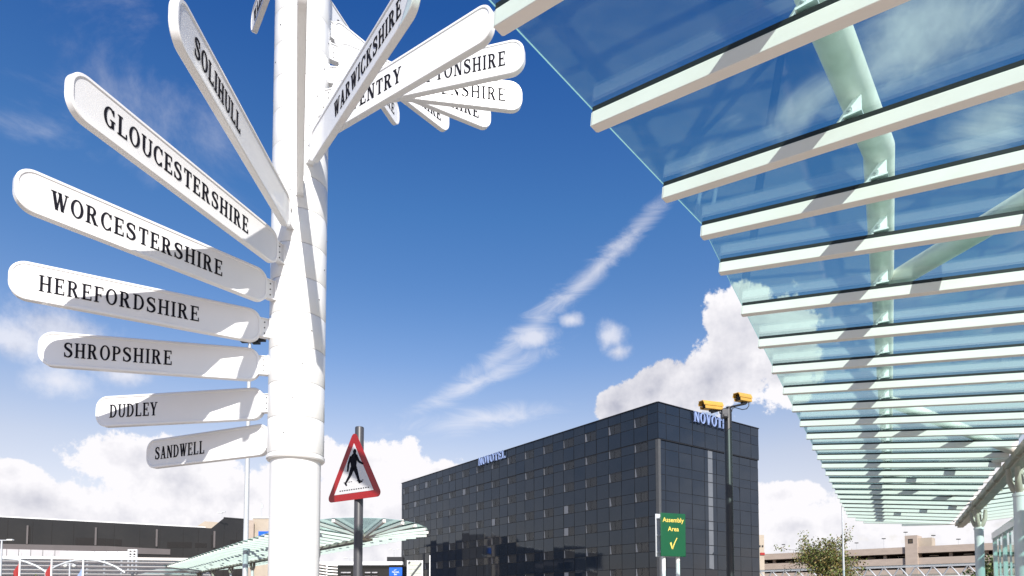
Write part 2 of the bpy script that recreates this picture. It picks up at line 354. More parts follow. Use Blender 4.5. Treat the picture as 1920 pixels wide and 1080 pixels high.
def stroke(pts, ws):
    C = []
    for i in range(len(pts) - 1):
        p0 = pts[max(i - 1, 0)]; p1 = pts[i]; p2 = pts[i + 1]; p3 = pts[min(i + 2, len(pts) - 1)]
        for k in range(4):
            t = k / 4.0
            f = lambda a, b, c, d: 0.5 * ((2 * b) + (-a + c) * t + (2 * a - 5 * b + 4 * c - d) * t * t + (-a + 3 * b - 3 * c + d) * t ** 3)
            C.append((f(p0[0], p1[0], p2[0], p3[0]), f(p0[1], p1[1], p2[1], p3[1]), ws[i] * (1 - t) + ws[i + 1] * t))
    C.append((*pts[-1], ws[-1])); E = []
    for i, (x, y, w) in enumerate(C):
        a = C[max(i - 1, 0)]; b = C[min(i + 1, len(C) - 1)]; dx, dy = b[0] - a[0], b[1] - a[1]; l = math.hypot(dx, dy) or 1
        E.append(((x - dy / l * w / 2, y + dx / l * w / 2), (x + dy / l * w / 2, y - dx / l * w / 2)))
    return [[E[i][0], E[i + 1][0], E[i + 1][1], E[i][1]] for i in range(len(E) - 1)]
def glyph(c):
    s = SO
    if c == 'I': return stem(s), T_ + 2 * s
    if c == 'L': return stem(s) + hb(s, s + .52, 0) + vt(s + .48, 0, .26), s + .56
    if c == 'E': return stem(s) + hb(s, s + .50, 0) + hb(s, s + .48, 1 - H_) + hb(s, s + .36, .47) + vt(s + .47, 0, .25) + vt(s + .44, .76, 1) + vt(s + .33, .38, .64, .05), s + .55
    if c == 'F': return stem(s) + hb(s, s + .48, 1 - H_) + hb(s, s + .36, .45) + vt(s + .44, .76, 1) + vt(s + .33, .36, .62, .05), s + .52
    if c == 'H': return stem(s) + stem(s + .46) + hb(s, s + .5, .46), .46 + T_ + 2 * s
    if c == 'T': return stem(s + .20, s1=False) + hb(s - .02, s + .58, 1 - H_) + vt(s - .02, .74, 1) + vt(s + .52, .74, 1), .60 + s
    if c == 'O': return arc(.37, .5, .36, .52, 0, 360, n=28), .74
    if c == 'C': return arc(.37, .5, .36, .52, 42, 318, n=22) + vt(.58, .70, .98, .065) + vt(.58, .02, .26, .05), .68
    if c == 'G': return arc(.37, .5, .36, .52, 42, 308, n=22) + vt(.58, .70, .98, .065) + stem(.49, 0.02, .42, s0=False), .76
    if c == 'D': return stem(s) + arc(s + .22, .5, .42, .5, -90, 90, n=16) + hb(s, s + .24, 0) + hb(s, s + .24, 1 - H_), s + .67
    if c == 'U': return stem(s, .3, 1, s0=False) + stem(s + .50, .3, 1, w=.10, s0=False) + arc(s + .30, .31, .30, .33, 180, 360, tx=.14, n=14), s + .66
    if c == 'P': return stem(s) + arc(s + .24, .73, .30, .27, -90, 90, n=12) + hb(s, s + .26, .46, .08) + hb(s, s + .26, 1 - H_), s + .57
    if c == 'R': return stem(s) + arc(s + .24, .74, .28, .26, -90, 90, n=12) + hb(s, s + .26, .48, .08) + hb(s, s + .26, 1 - H_) + dg(s + .42, 0, s + .20, .50, .19) + hb(s + .40, s + .66, 0, SF), s + .68
    if c == 'S': return stroke([(.53, .70), (.50, .88), (.32, .965), (.14, .89), (.10, .74), (.20, .61), (.34, .52), (.48, .41), (.54, .25), (.46, .10), (.29, .035), (.12, .11), (.07, .30)],
                               [.05, .09, .08, .12, .16, .18, .19, .18, .16, .12, .08, .09, .05]) + vt(.51, .68, .97, .05) + vt(.04, .03, .33, .05), .64
    if c == 'N': return stem(s, w=.085, s1=True) + stem(s + .50, w=.085, s0=False) + dg(s + .42, 0, s - .02, 1, .19), .585 + 2 * s
    if c == 'A': return dg(.07, 0, .30, 1, .075) + dg(.50, 0, .26, 1, .175) + hb(.16, .54, .30, .07) + hb(0, .26, 0, SF) + hb(.42, .76, 0, SF), .74
    if c == 'V': return dg(.28, 0, .04, 1, .175) + dg(.34, 0, .54, 1, .075) + hb(-.02, .30, 1 - SF, SF) + hb(.46, .70, 1 - SF, SF), .70
    if c == 'W': return dg(.22, 0, .04, 1, .165) + dg(.28, 0, .44, 1, .07) + dg(.54, 0, .38, 1, .165) + dg(.60, 0, .80, 1, .07) + hb(-.02, .28, 1 - SF, SF) + hb(.72, .94, 1 - SF, SF) + hb(.34, .56, 1 - SF, SF), .94
    if c == 'Y': return dg(.28, .42, .03, 1, .175) + dg(.36, .42, .56, 1, .07) + stem(.27, 0, .46, s1=False) + hb(-.03, .28, 1 - SF, SF) + hb(.48, .72, 1 - SF, SF), .70
    if c == 'K': return stem(s) + dg(s + .14, .44, s + .48, 1, .08) + dg(s + .46, 0, s + .20, .56, .18) + hb(s + .40, s + .72, 0, SF) + hb(s + .38, s + .66, 1 - SF, SF), s + .72
    if c == 'M': return stem(s, w=.08) + stem(s + .62, w=T_) + dg(s + .28, .05, s, 1, .17) + dg(s + .34, .05, s + .62, 1, .07), .62 + T_ + 2 * s
    if c == 'B': return stem(s) + arc(s + .24, .75, .26, .25, -90, 90) + arc(s + .26, .27, .30, .27, -90, 90) + hb(s, s + .26, .47) + hb(s, s + .26, 1 - H_) + hb(s, s + .26, 0), s + .6
    return [], .35
def text_polys(txt, gap=.13):
    x = 0; out = []
    for c in txt:
        g, w = glyph(c)
        out += [[(px + x, py) for px, py in p] for p in g]; x += w + gap
    return out, x - gap
def sans(txt, mb, o, ux, uy, un, size, depth, width=None, center=True, bold=0.012):
    cu = bpy.data.curves.new('t', 'FONT'); cu.body = txt; cu.size = 1; cu.offset = bold; cu.resolution_u = 4
    ob = bpy.data.objects.new('t', cu); COL.objects.link(ob); dg_ = bpy.context.evaluated_depsgraph_get()
    me = ob.evaluated_get(dg_).to_mesh(); vs = [v.co.copy() for v in me.vertices]; fs = [tuple(p.vertices) for p in me.polygons]
    ob.evaluated_get(dg_).to_mesh_clear()
    x0 = min(v.x for v in vs); x1 = max(v.x for v in vs); sx = size if width is None else width / (x1 - x0)
    cx = (x0 + x1) / 2 if center else x0
    mb.add([Vector(o) + ux * ((v.x - cx) * sx) + uy * (v.y * size) + un * depth for v in vs], fs)
    bpy.data.objects.remove(ob); bpy.data.curves.remove(cu)

# ------------------------------------------------------------------ ground
g = MB(); g.add([(-900, -900, 0), (900, -900, 0), (900, 1500, 0), (-900, 1500, 0)], [(0, 1, 2, 3)])
struct(g.build('ground', 'asphalt'))
g = MB(); g.add([(-9, -14, 0), (16, -14, 0), (30, 34, 0), (-3, 34, 0), (-9, 9, 0), (-9, -14, .125), (16, -14, .125), (30, 34, .125), (-3, 34, .125), (-9, 9, .125)],
    [(5, 6, 7, 8, 9), (0, 1, 6, 5), (1, 2, 7, 6), (2, 3, 8, 7), (3, 4, 9, 8), (4, 0, 5, 9)])
struct(g.build('pavement', 'paving'))
g = MB(); g.add([(-120, 44, .004), (120, 36, .004), (120, 52, .004), (-120, 60, .004)], [(0, 1, 2, 3)])
struct(g.build('road', 'asphalt'))
g = MB()
for i in range(40):
    x = -100 + i * 5; y = 52 - (x / 30.0)
    g.add([(x, y - .07, .008), (x + 2.4, y - .15, .008), (x + 2.4, y, .008), (x, y + .08, .008)], [(0, 1, 2, 3)])
struct(g.build('road_marking', 'road_paint'))

# ------------------------------------------------------------------ multi-armed county signpost
PX, PY = -1.6666, 5.0
ZB0, ST = 2.743, 0.2646
post = thing('signpost', 'tall white round signpost fanned with white county name fingers', 'signpost', (PX, PY, .125))
m = MB(); m.lathe([(.0, 0.125), (.30, .125), (.30, .16), (.19, .17), (.187, 1.2), (.187, 2.75), (0, 2.75)], (PX, PY, 0), 64); m.build('pole', 'white_paint', post)
m = MB(); m.lathe([(.16, 2.668), (.208, 2.668), (.2155, 2.678), (.2155, 2.70), (.205, 2.712), (.16, 2.712)], (PX, PY, 0), 64); m.build('collar', 'white_paint', post)
m = MB(); m.lathe([(.187, 2.70), (.187, 8.02), (0, 8.02)], (PX, PY, 0), 40); m.build('core', 'matt_black', post)
NR = 20
for k in range(NR):
    z0 = 2.714 + k * ST; z1 = z0 + ST - .0035
    m = MB(); m.lathe([(.188, z0), (.2075, z0), (.209, z0 + .0025), (.209, z1 - .0025), (.2075, z1), (.188, z1)], (PX, PY, 0), 72)
    m.mat(1)
    for j in range(3):
        a = R(-97 + 13 * k * 1.38 + j * 120); p = Vector((PX + .209 * math.cos(a), PY + .209 * math.sin(a), z0 + .13)); d = Vector((math.cos(a), math.sin(a), 0))
        m.tube([p - d * .004, p + d * .003], .0045, 8)
    m.build('pole_ring', ['white_paint', 'bolt_dark'], post, sharp=50)
m = MB(); m.lathe([(.0, 8.0), (.215, 8.0), (.215, 8.04), (.17, 8.09), (.09, 8.13), (.05, 8.2), (.0, 8.22)], (PX, PY, 0), 48); m.build('finial', 'white_paint', post)

BH = .252          # board height
def rrect(x0, x1, hh, rt, rr, ins, n=9):
    x0 += ins; x1 -= ins; hh -= ins; rt = max(.01, rt - ins); rr = max(.01, rr - ins); o = []
    for cx, cz, r, a0 in ((x1 - rt, -hh + rt, rt, -90), (x1 - rt, hh - rt, rt, 0), (x0 + rr, hh - rr, rr, 90), (x0 + rr, -hh + rr, rr, 180)):
        for i in range(n + 1):
            a = R(a0 + 90 * i / n); o.append((cx + r * math.cos(a), cz + r * math.sin(a)))
    return o
def finger(k, az, length, txt, t0, t1, cap=.107, side=None, lz=0.0):
    z = ZB0 + k * ST + BH / 2 + .004
    e = R(az); ax = Vector((math.cos(e), math.sin(e), 0)); ay = Vector((-math.sin(e), math.cos(e), 0))
    tocam = Vector((-PX, -PY, 0)); s = 1 if ay.dot(tocam) > 0 else -1
    M = Matrix(((ax.x, ay.x, 0, PX), (ax.y, ay.y, 0, PY), (0, 0, 1, z), (0, 0, 0, 1)))
    b = MB(M); T = .024; loops = []
    for ins, y in ((0, -T + .005), (.004, -T), (.017, -T), (.021, -T + .0055), (.024, -T + .006)):
        loops.append([(x, y, zz) for x, zz in rrect(.272, length, BH / 2, .10, .088, ins)])
    loops = [[(x, -y, zz) for x, y, zz in lp] for lp in loops[::-1]] + loops
    n = len(loops[0]); vs = [p for lp in loops for p in lp]
    fs = [(i * n + j, i * n + (j + 1) % n, (i + 1) * n + (j + 1) % n, (i + 1) * n + j) for i in range(len(loops) - 1) for j in range(n)]
    fs = [f[::-1] for f in fs] + [tuple(range(n))[::-1], tuple(range((len(loops) - 1) * n, len(loops) * n))]
    if True: fs[-2] = fs[-2][::-1]; fs[-1] = fs[-1]
    b.add(vs, fs, True)
    o = b.build('finger_board', 'sign_white', post, sharp=28)
    o['label'] = ('white finger lettered %s' % txt.lower()) if txt and k not in (12, 13, 14, 15, 16, 17, 18) else 'white finger with raised rim and rounded ends'
    br = MB(M)
    br.box((.245, 0, .0), (.085, .018, .135)); br.box((.242, 0, -.070), (.085, .05, .008)); br.box((.242, 0, .070), (.085, .035, .006))
    br.box((.2115, 0, .0), (.010, .06, .15)); br.mat(1)
    for zz in (-.042, 0, .042):
        br.tube([M.to_3x3() @ Vector((0, -.013, 0)) * 0 + Vector((.246, -.0125, zz)), Vector((.246, .0125, zz))], .005, 8)
    br.build('bracket', ['sign_white', 'bolt_dark'], o, bevel=0)
    if txt:
        polys, w = text_polys(txt)
        fx = abs(t1 - t0) / w; ln = Vector((0, s, 0)); ux = Vector((0, 0, 1)).cross(ln)
        st = min(t0, t1) if ux.x > 0 else max(t0, t1)
        lt = MB(M)
        for p in polys:
            lt.prism([(x * fx, y * cap) for x, y in p], (st, 0, -cap / 2 + lz), ux, Vector((0, 0, 1)), ln, T - .0062, T - .0025)
        lt.build('lettering', 'black_letter', o)
    return o
FING = [(0, 155.9, 1.66, 'SANDWELL', 1.55, .96), (1, 170.4, 1.75, 'DUDLEY', 1.621, 1.19), (2, -167.2, 1.765, 'SHROPSHIRE', 1.60, .886),
        (3, -150.1, 1.80, 'HEREFORDSHIRE', 1.64, .695), (4, -128.3, 1.825, 'WORCESTERSHIRE', 1.65, .622), (5, -107.9, 1.90, 'GLOUCESTERSHIRE', 1.71, .596),
        (6, -89.5, 1.95, 'SOLIHULL', 1.765, 1.187), (7, -71.7, 1.97, '', 0, 0), (8, -53.5, 1.93, 'WARWICKSHIRE', .757, 1.767),
        (9, -34.0, 1.87, 'COVENTRY', .43, 1.092), (10, -14.9, 1.82, 'NORTHAMPTONSHIRE', .52, 1.681), (11, 8.7, 1.77, 'LINCOLNSHIRE', .72, 1.628),
        (12, 30.0, 1.69, 'LEICESTERSHIRE', .55, 1.564), (13, 50.4, 1.62, 'DERBYSHIRE', .80, 1.506), (14, 72.3, 1.60, 'STAFFORDSHIRE', .45, 1.491),
        (15, 90.0, 1.6, '', 0, 0), (16, 108.0, 1.6, '', 0, 0), (17, 125.5, 1.61, 'WALSALL', 1.50, .95), (18, 144, 1.65, '', 0, 0)]
for a in FING: finger(*a)

# ------------------------------------------------------------------ glass canopies
TT = math.tan(R(5.5))
def canopy(name, label, beams, gutter, tubes, cols, arms, detail=True, BWD=.09, BHT=.105, gmat='roof_glass', gut_w=.36, panes=True, brk=None, tips_glass=None, light=False):
    """beams: list of (tip, root) at the underside; each group of consecutive beams carries glass between them"""
    c = thing(name, label, 'canopy', gutter[0][0].lerp(gutter[0][-1], .5) * 1.0)
    c.location.z = 0
    up = Vector((0, 0, 1))
    for grp in beams:
        for i, (p, q) in enumerate(grp):
            d = (q - p).normalized(); x = d.cross(up).normalized(); n = x.cross(d)
            m = MB(); m.bar(p + n * BHT / 2, q + n * BHT / 2, BWD, BHT)
            o = m.build('roof_beam', 'beam_white', c, bevel=.006 if detail else 0)
            if detail:
                e = MB(); e.box(p + n * (BHT + .001) / 2 - d * .004, (.008, BWD * .9, BHT * .9), (d, x, n)); e.mat(1)
                e.tube([p + n * .085 - d * .012, p + n * .085 + d * .0], .009, 8)
                e.build('end_cap', ['beam_white', 'steel'], o)
            gk = MB(); gk.bar(p + n * (BHT + .0175), q + n * (BHT + .0175), BWD * .96, .034); gk.build('gap_shade', 'matt_black', o)  # black strip fills the gap below the glass, painting in its shade
        for i in range(len(grp) - 1):
            (p0, q0), (p1, q1) = grp[i], grp[i + 1]
            n = (q0 - p0).cross(p1 - p0).normalized(); n = n if n.z > 0 else -n
            z0 = BHT + .0355; e = (p0 - q0).normalized() * .02
            a = (p1 - p0).normalized() * .004 if (p1 - p0).length > 1e-3 else Vector(); b = (q1 - q0).normalized() * .004 if (q1 - q0).length > 1e-3 else Vector()
            pts = [p0 + e + a, p1 + e - a, q1 - b, q0 + b]
            if (q1 - q0).length < .02: pts = [p0 + e + a, p1 + e - a, q1]
            m = MB(); k = len(pts); vs = [t + n * z0 for t in pts] + [t + n * (z0 + .012) for t in pts]
            m.add(vs, [tuple(range(k)), tuple(range(k, 2 * k))[::-1]] + [(j, (j + 1) % k, k + (j + 1) % k, k + j) for j in range(k)])
            m.mi[2] = 1; m.build('glass_pane', [gmat, 'glass_edge'], c)
    for ln in gutter:
        m = MB()
        for i in range(len(ln) - 1):
            p, q = ln[i], ln[i + 1]; d = (q - p).normalized(); x = d.cross(up).normalized(); n = max(1, int((q - p).length / 1.6)) if detail else 1
            if detail:
                for k in range(n):
                    a = p.lerp(q, k / n); b = p.lerp(q, (k + 1) / n); g_ = d * .006
                    for off, w, z, h in ((0, gut_w, 0, .035), (-gut_w / 2 + .01, .02, .06, .12), (gut_w / 2 - .01, .02, .06, .12), (0, gut_w * .55, -.05, .07)):
                        m.bar(a + x * off + up * z + g_, b + x * off + up * z - g_, w, h)
                    m.bar(a + up * .02 - d * .02, a + up * .02 + d * .02, gut_w + .02, .17)
                    m.bar(a - up * .05 - d * .014, a - up * .05 + d * .014, gut_w * .6, .085)
            else:
                m.bar(p, q, gut_w, .12)
        m.build('gutter', 'gutter_cream', c, bevel=.006 if detail else 0)
    for ln, r in tubes:
        m = MB(); m.tube(ln, r, 24 if detail else 8); m.build('roof_tube', 'tube_white', c, sharp=50)
    for (p, q, r) in arms:
        m = MB(); m.tube([p, p.lerp(q, .08), p.lerp(q, .92), q], [r * .6, r, r, r * .6], 16 if detail else 6); m.build('brace', 'tube_white', c, sharp=50)
    for p in cols:
        m = MB(); top = p.z; r = .125 if detail else .11
        m.lathe([(r * 1.9, 0), (r * 1.9, .03), (r, .05), (r, top - .75), (r * 1.12, top - .74), (r * 1.12, top - .68), (r * .8, top - .66), (r * .8, top - .5), (0, top - .5)], (p.x, p.y, 0), 28 if detail else 8)
        o = m.build('column', 'white_paint', c, sharp=50)
        h = MB()
        for j in range(4):
            a = R(45 + 90 * j); d = Vector((math.cos(a), math.sin(a), 0))
            b0 = Vector((p.x, p.y, top - .68)); h.tube([b0, b0 + d * .10 + up * .10, b0 + d * .17 + up * .28, b0 + d * .19 + up * .56], [.075, .07, .06, .05], 10)
        h.build('column_head', 'gutter_cream', o, sharp=60)
    if brk:
        for (p, d, tc_) in brk:     # p on glass, d beam direction, tc_ tube centre height above p
            lat = Vector((d.x, d.y, 0)).normalized(); al = Vector((-lat.y, lat.x, 0))
            m = MB()
            for sgn in (1,):
                m.prism([(-.13, 0), (.05, 0), (.05, tc_ - .02), (.02, tc_ - .02)], p + al * .0, lat, up, al, -.008, .008)
            m.prism([(-.06, 0), (.06, 0), (.06, .014), (-.06, .014)], p, lat, up, al, -.06, .06)
            o = m.build('bracket', 'white_paint', c)
            b = MB(); b.tube([p + up * .06 + lat * -.025 - al * .03, p + up * .06 + lat * -.025 + al * .03], .02, 10); b.tube([p + up * .06 + lat * -.025 - al * .045, p + up * .06 + lat * -.025 - al * .0], .011, 8)
            b.build('bolt', 'steel', o)
    return c
aF, aN = 30.04, 39.6
rF, nF = V2(aF), Vector((math.cos(R(aF)), -math.sin(R(aF)), 0))
rN, nN = V2(aN), Vector((math.cos(R(aN)), -math.sin(R(aN)), 0))
aM = 34.8; nM = Vector((math.cos(R(aM)), -math.sin(R(aM)), 0))
def pf(al, lat, z): return rF * al + nF * lat + Vector((0, 0, z))
WD = 3.70
def root(t, n, w=WD): return Vector((t.x + n.x * w, t.y + n.y * w, t.z - w * TT))
t4 = Vector((1.79, 6.0, 5)); t3 = Vector((1.30, 5.42, 5)); t2 = Vector((.595, 4.575, 5)); t1 = Vector((-.08, 3.76, 5)); t0 = Vector((-.75, 2.95, 5)); tm = Vector((-1.43, 2.13, 5))
nf = 6.86
near = [(t, root(t, nN)) for t in (t0, t1, t2, t3)] + [(t4, root(t4, nM))]
far_ = [(pf(nf + 1.155 * k, -1.46, 5), pf(nf + 1.155 * k, 2.24, 5 - WD * TT)) for k in range(21)]
far_.append((pf(31.15, -1.22, 4.978), pf(31.3, 2.2, 4.65)))
far_.append((pf(32.12, -.95, 4.95), pf(31.45, 2.2, 4.65)))
far_.append((pf(32.75, .50, 4.812), pf(31.55, 2.25, 4.65)))
left = near + far_
# right wing mirrors the left one beyond the gutter
GW = .46
rightw = []
for k in range(-3, 22):
    al = nf + 1.155 * k
    rightw.append((pf(al, 2.24 + GW + WD, 5), pf(al, 2.24 + GW, 5 - WD * TT)))
zt = 5.0 - 1.46 * TT + .105 + .048
tubeN = [Vector((t.x + nN.x * 1.46, t.y + nN.y * 1.46, zt + .26)) for t in (t0, t2)]
kink = Vector((t4.x + nM.x * 1.46, t4.y + nM.y * 1.46, zt + .26))
tube1 = tubeN + [kink, pf(20, 0, zt + .26), pf(31.2, 0, zt + .26)]
tube2 = [pf(2, 4.94, zt + .26), pf(31.2, 4.94, zt + .26)]
g0 = [root(t, nN, WD + GW / 2) for t in (t0, t2)] + [root(t4, nM, WD + GW / 2)]
gl_ = [v + Vector((0, 0, -.04)) for v in g0] + [pf(nf, 2.24 + GW / 2, 4.605), pf(31.6, 2.24 + GW / 2, 4.605)]
cols = [pf(a, 2.47, 4.6) for a in (17.7, 25.4)] + [pf(4.6, 2.47, 4.6)]
th = zt + .26
arms = [(pf(8.69, 0, th), pf(4.9, 2.47, 4.78), .11), (pf(13.6, 0, th), pf(17.5, 2.47, 4.78), .11), (pf(21.6, 0, th), pf(17.9, 2.47, 4.78), .10), (pf(21.6, 0, th), pf(25.2, 2.47, 4.78), .10), (pf(29.3, 0, th), pf(25.6, 2.47, 4.78), .10),
        (pf(13.6, 4.94, th), pf(17.5, 2.47, 4.78), .10), (pf(21.6, 4.94, th), pf(17.9, 2.47, 4.78), .10), (pf(8.69, 4.94, th), pf(4.9, 2.47, 4.78), .10)]
brk = []
for i, (p, q) in enumerate(left[:-3]):
    d = (q - p).normalized(); s = p + d * 1.47 + Vector((0, 0, .158)); brk.append((s, d, .185))
canopy('glass_canopy', 'large glass roof on white beams filling the upper right, seen from below', [left, rightw], [gl_], [(tube1, .115), (tube2, .10)], cols, arms, brk=brk)

# far canopy beside the signpost
rL, nL = V2(-34.8), Vector((math.cos(R(34.8)), math.sin(R(34.8)), 0))
def pl(al, lat, z): return rL * al + nL * lat + Vector((0, 0, z))
zs = 5 - 3.5 * TT
fan_c = (12.35, 30.6)
fan_pts = [(9.3, 28.8), (9.75, 27.6), (10.5, 26.85), (11.6, 26.4), (12.6, 26.65), (13.5, 27.2), (14.6, 28.35), (15.4, 29.6)]
w1 = [(pl(a, la, 5), pl(fan_c[1], fan_c[0], zs)) for la, a in fan_pts]
wn = [(pl(31.2 + 1.25 * k, 9.05, 5), pl(31.2 + 1.25 * k, 12.35, zs)) for k in range(60)]
wf = [(pl(31.2 + 1.25 * k, 16.1, 5), pl(31.2 + 1.25 * k, 12.7, zs)) for k in range(34)]
fcols = [pl(a, 12.5, zs) for a in (38.1, 45.8, 53.5, 61.2, 68.9, 76.6, 84.3)]
fa = []
for i, a in enumerate((38.1, 45.8, 53.5, 61.2, 68.9)):
    for sg in (-1, 1):
        fa.append((pl(a + 3.0 * sg, 10.6, 5.2), pl(a, 12.5, zs + .1), .07)); fa.append((pl(a + 3.0 * sg, 14.4, 5.2), pl(a, 12.5, zs + .1), .07))
for la, a in (fan_pts[2], fan_pts[4]):
    fa.append((pl(a, la, 5.2), pl(fan_c[1], fan_c[0], zs + .2), .06))
canopy('glass_canopy', 'pale green glass roof with rounded fan end, low between signpost and hotel', [list(reversed(wn)) + w1 + wf], [[pl(30.4, 12.5, zs - .05), pl(100, 12.5, zs - .05)]],
       [([pl(31, 10.6, 5.22), pl(100, 10.6, 5.22)], .09), ([pl(31, 14.4, 5.22), pl(75, 14.4, 5.22)], .09)], fcols, fa, detail=False, BWD=.13, BHT=.13, gmat='far_glass', gut_w=.5)

# third small canopy glimpsed behind the far column
def low_canopy(name, label, p, q, z, wid, nrail, pitch, amp=1.0, drop=.36):
    c = thing(name, label, 'canopy', (p.lerp(q, .5).x, p.lerp(q, .5).y, 0), None)
    d = (q - p); Ln = d.length; d.normalize(); x = Vector((d.y, -d.x, 0)); x = x if x.y > 0 else -x
    up = Vector((0, 0, 1))
    for k in range(nrail):
        m = MB(); o = x * (wid * k / (nrail - 1)) + up * (z - k * drop)
        m.bar(p + o, q + o, .6, .25); m.build('roof_beam', 'beam_white', c)
    m = MB(); a = p + up * (z + .11); b = q + up * (z + .11); w = x * wid + up * (-drop * (nrail - 1))
    m.add([a, b, b + w, a + w, a + up * .02, b + up * .02, b + w + up * .02, a + w + up * .02], [(0, 1, 2, 3), (7, 6, 5, 4), (0, 4, 5, 1), (1, 5, 6, 2), (2, 6, 7, 3), (3, 7, 4, 0)])
    m.build('roof_sheet', 'pane_glass', c)
    n = int(Ln / pitch); f = p - x * .0
    for k in range(n):
        m = MB(); s0 = f + d * (k * pitch) - x * .5; pts = []
        for j in range(9):
            t = j / 8.0; pts.append(s0 + d * (pitch * t) + up * (z - .15 - amp * (1 - math.sin(math.pi * (t if True else 0)) ** .8) - 0))
        m.tube(pts, .10, 8); m.build('arched_strut', 'galv', c)
        m = MB(); b0 = s0; m.tube([Vector((b0.x, b0.y, 0)), Vector((b0.x, b0.y, z - amp))], .11, 8); m.build('column', 'white_paint', c)
    return c
p = atY(-60, 1040, 62); q = atY(372, 1053, 66); p.z = 0; q.z = 0
low_canopy('terminal_canopy', 'low white walkway canopy with arched struts, in front of the dark terminal', p, q, 5.75, 5.0, 5, 6.9, 1.25)
p = atY(1380, 1060, 118); q = atY(1850, 1060, 92); p.z = 0; q.z = 0
cpc = thing('truss_canopy', 'white zigzag truss canopy running along the foot of the car park', 'canopy', (p.lerp(q, .5).x, p.lerp(q, .5).y, 0))
d = q - p; Ln = d.length; d.normalize(); x = Vector((-d.y, d.x, 0)); x = x if x.y > 0 else -x
def zz(a, b): return a + Vector((0, 0, b))
for o, z in ((0, 6.75), (0, 5.2), (1.2, 6.75), (1.2, 5.2)):
    m = MB(); m.bar(zz(p + x * o, z), zz(q + x * o, z), .16, .14); m.build('chord', 'white_paint', cpc)
m = MB(); m.add([zz(p - x * .8, 6.9), zz(q - x * .8, 6.9), zz(q + x * 3, 6.75), zz(p + x * 3, 6.75), zz(p - x * .8, 6.98), zz(q - x * .8, 6.98), zz(q + x * 3, 6.83), zz(p + x * 3, 6.83)], [(0, 1, 2, 3), (7, 6, 5, 4), (0, 4, 5, 1), (1, 5, 6, 2), (2, 6, 7, 3), (3, 7, 4, 0)])
m.build('glass_roof', 'pane_glass', cpc)
cpP, cpQ, cpX = p, q, x
nz_ = int(Ln / 2.1)
for k in range(nz_):
    m = MB(); a = p + d * (k * Ln / nz_); b = p + d * ((k + 1) * Ln / nz_); c_ = a.lerp(b, .5)
    m.tube([zz(a, 6.75), zz(c_ + x * .6, 5.2), zz(b, 6.75)], .10, 7); m.build('zigzag_strut', 'white_paint', cpc)
for k in range(6):
    m = MB(); a = p.lerp(q, (k + .5) / 6) + x * .6; m.tube([a, zz(a, 5.2)], .14, 8); m.build('column', 'white_paint', cpc)

# ------------------------------------------------------------------ glazed shelter wall under the canopy
sh = thing('glass_shelter', 'glazed white framed shelter wall at the lower right edge under the gutter', 'shelter', pf(20, 3.1, 0))
def rail(name, a, b, w, h, mt='white_paint'):
    m = MB(); m.bar(a, b, w, h); return m.build(name, mt, sh, bevel=.008)
rail('head_rail', pf(12, 3.1, 3.8), pf(27.5, 3.1, 3.8), .16, .22)
rail('sill_rail', pf(12, 3.1, .35), pf(27.5, 3.1, .35), .10, .14)
rail('mid_rail', pf(12, 3.1, 2.15), pf(27.5, 3.1, 2.15), .05, .07)
for k in range(8):
    a = 12.1 + k * 2.19; m = MB(); m.bar(pf(a, 3.1, 0.125), pf(a, 3.1, 3.69), .12, .12, up=(rF.x, rF.y, 0)); m.build('post', 'white_paint', sh, bevel=.006)
for k in range(7):
    for (z0, z1) in ((.42, 2.11), (2.19, 3.68)):
        a0 = 12.1 + k * 2.19 + .06; a1 = a0 + 2.07
        for j in range(2):
            b0 = a0 + (a1 - a0) * j / 2 + .01; b1 = a0 + (a1 - a0) * (j + 1) / 2 - .01
            m = MB(); m.add([pf(b0, 3.095, z0), pf(b1, 3.095, z0), pf(b1, 3.095, z1), pf(b0, 3.095, z1), pf(b0, 3.107, z0), pf(b1, 3.107, z0), pf(b1, 3.107, z1), pf(b0, 3.107, z1)],
                [(0, 1, 2, 3), (7, 6, 5, 4), (0, 4, 5, 1), (1, 5, 6, 2), (2, 6, 7, 3), (3, 7, 4, 0)]); m.build('glass_pane', 'wall_glass', sh)
for k in range(7):
    a0 = 12.1 + k * 2.19 + 1.095; m = MB(); m.bar(pf(a0, 3.1, .4), pf(a0, 3.1, 3.69), .05, .05, up=(rF.x, rF.y, 0)); m.build('mullion', 'white_paint', sh)
# low-level pale rear wall of the shelter
m = MB(); m.bar(pf(12, 5.4, 1.9), pf(26.4, 5.4, 1.9), .12, 3.5); m.build('rear_panel', 'pale_panel', sh)
m = MB(); m.bar(pf(12, 4.25, 3.95), pf(27.5, 4.25, 3.95), 2.3, .06); m.build('roof_panel', 'far_glass', sh)

# ------------------------------------------------------------------ warning sign
wp = atY(673, 900, 6.95); wsn = thing('warning_sign', 'red bordered triangular pedestrian sign on a dark round post', 'road sign', (wp.x, wp.y, .125))
m = MB(); zt_ = atY(673, 801, 6.95).z; m.tube([(wp.x, wp.y, .125), (wp.x, wp.y, zt_ - .01), (wp.x, wp.y, zt_)], [.047, .047, .043], 28); m.build('post', 'post_grey', wsn, sharp=50)
A = atY(665, 812, 6.87)
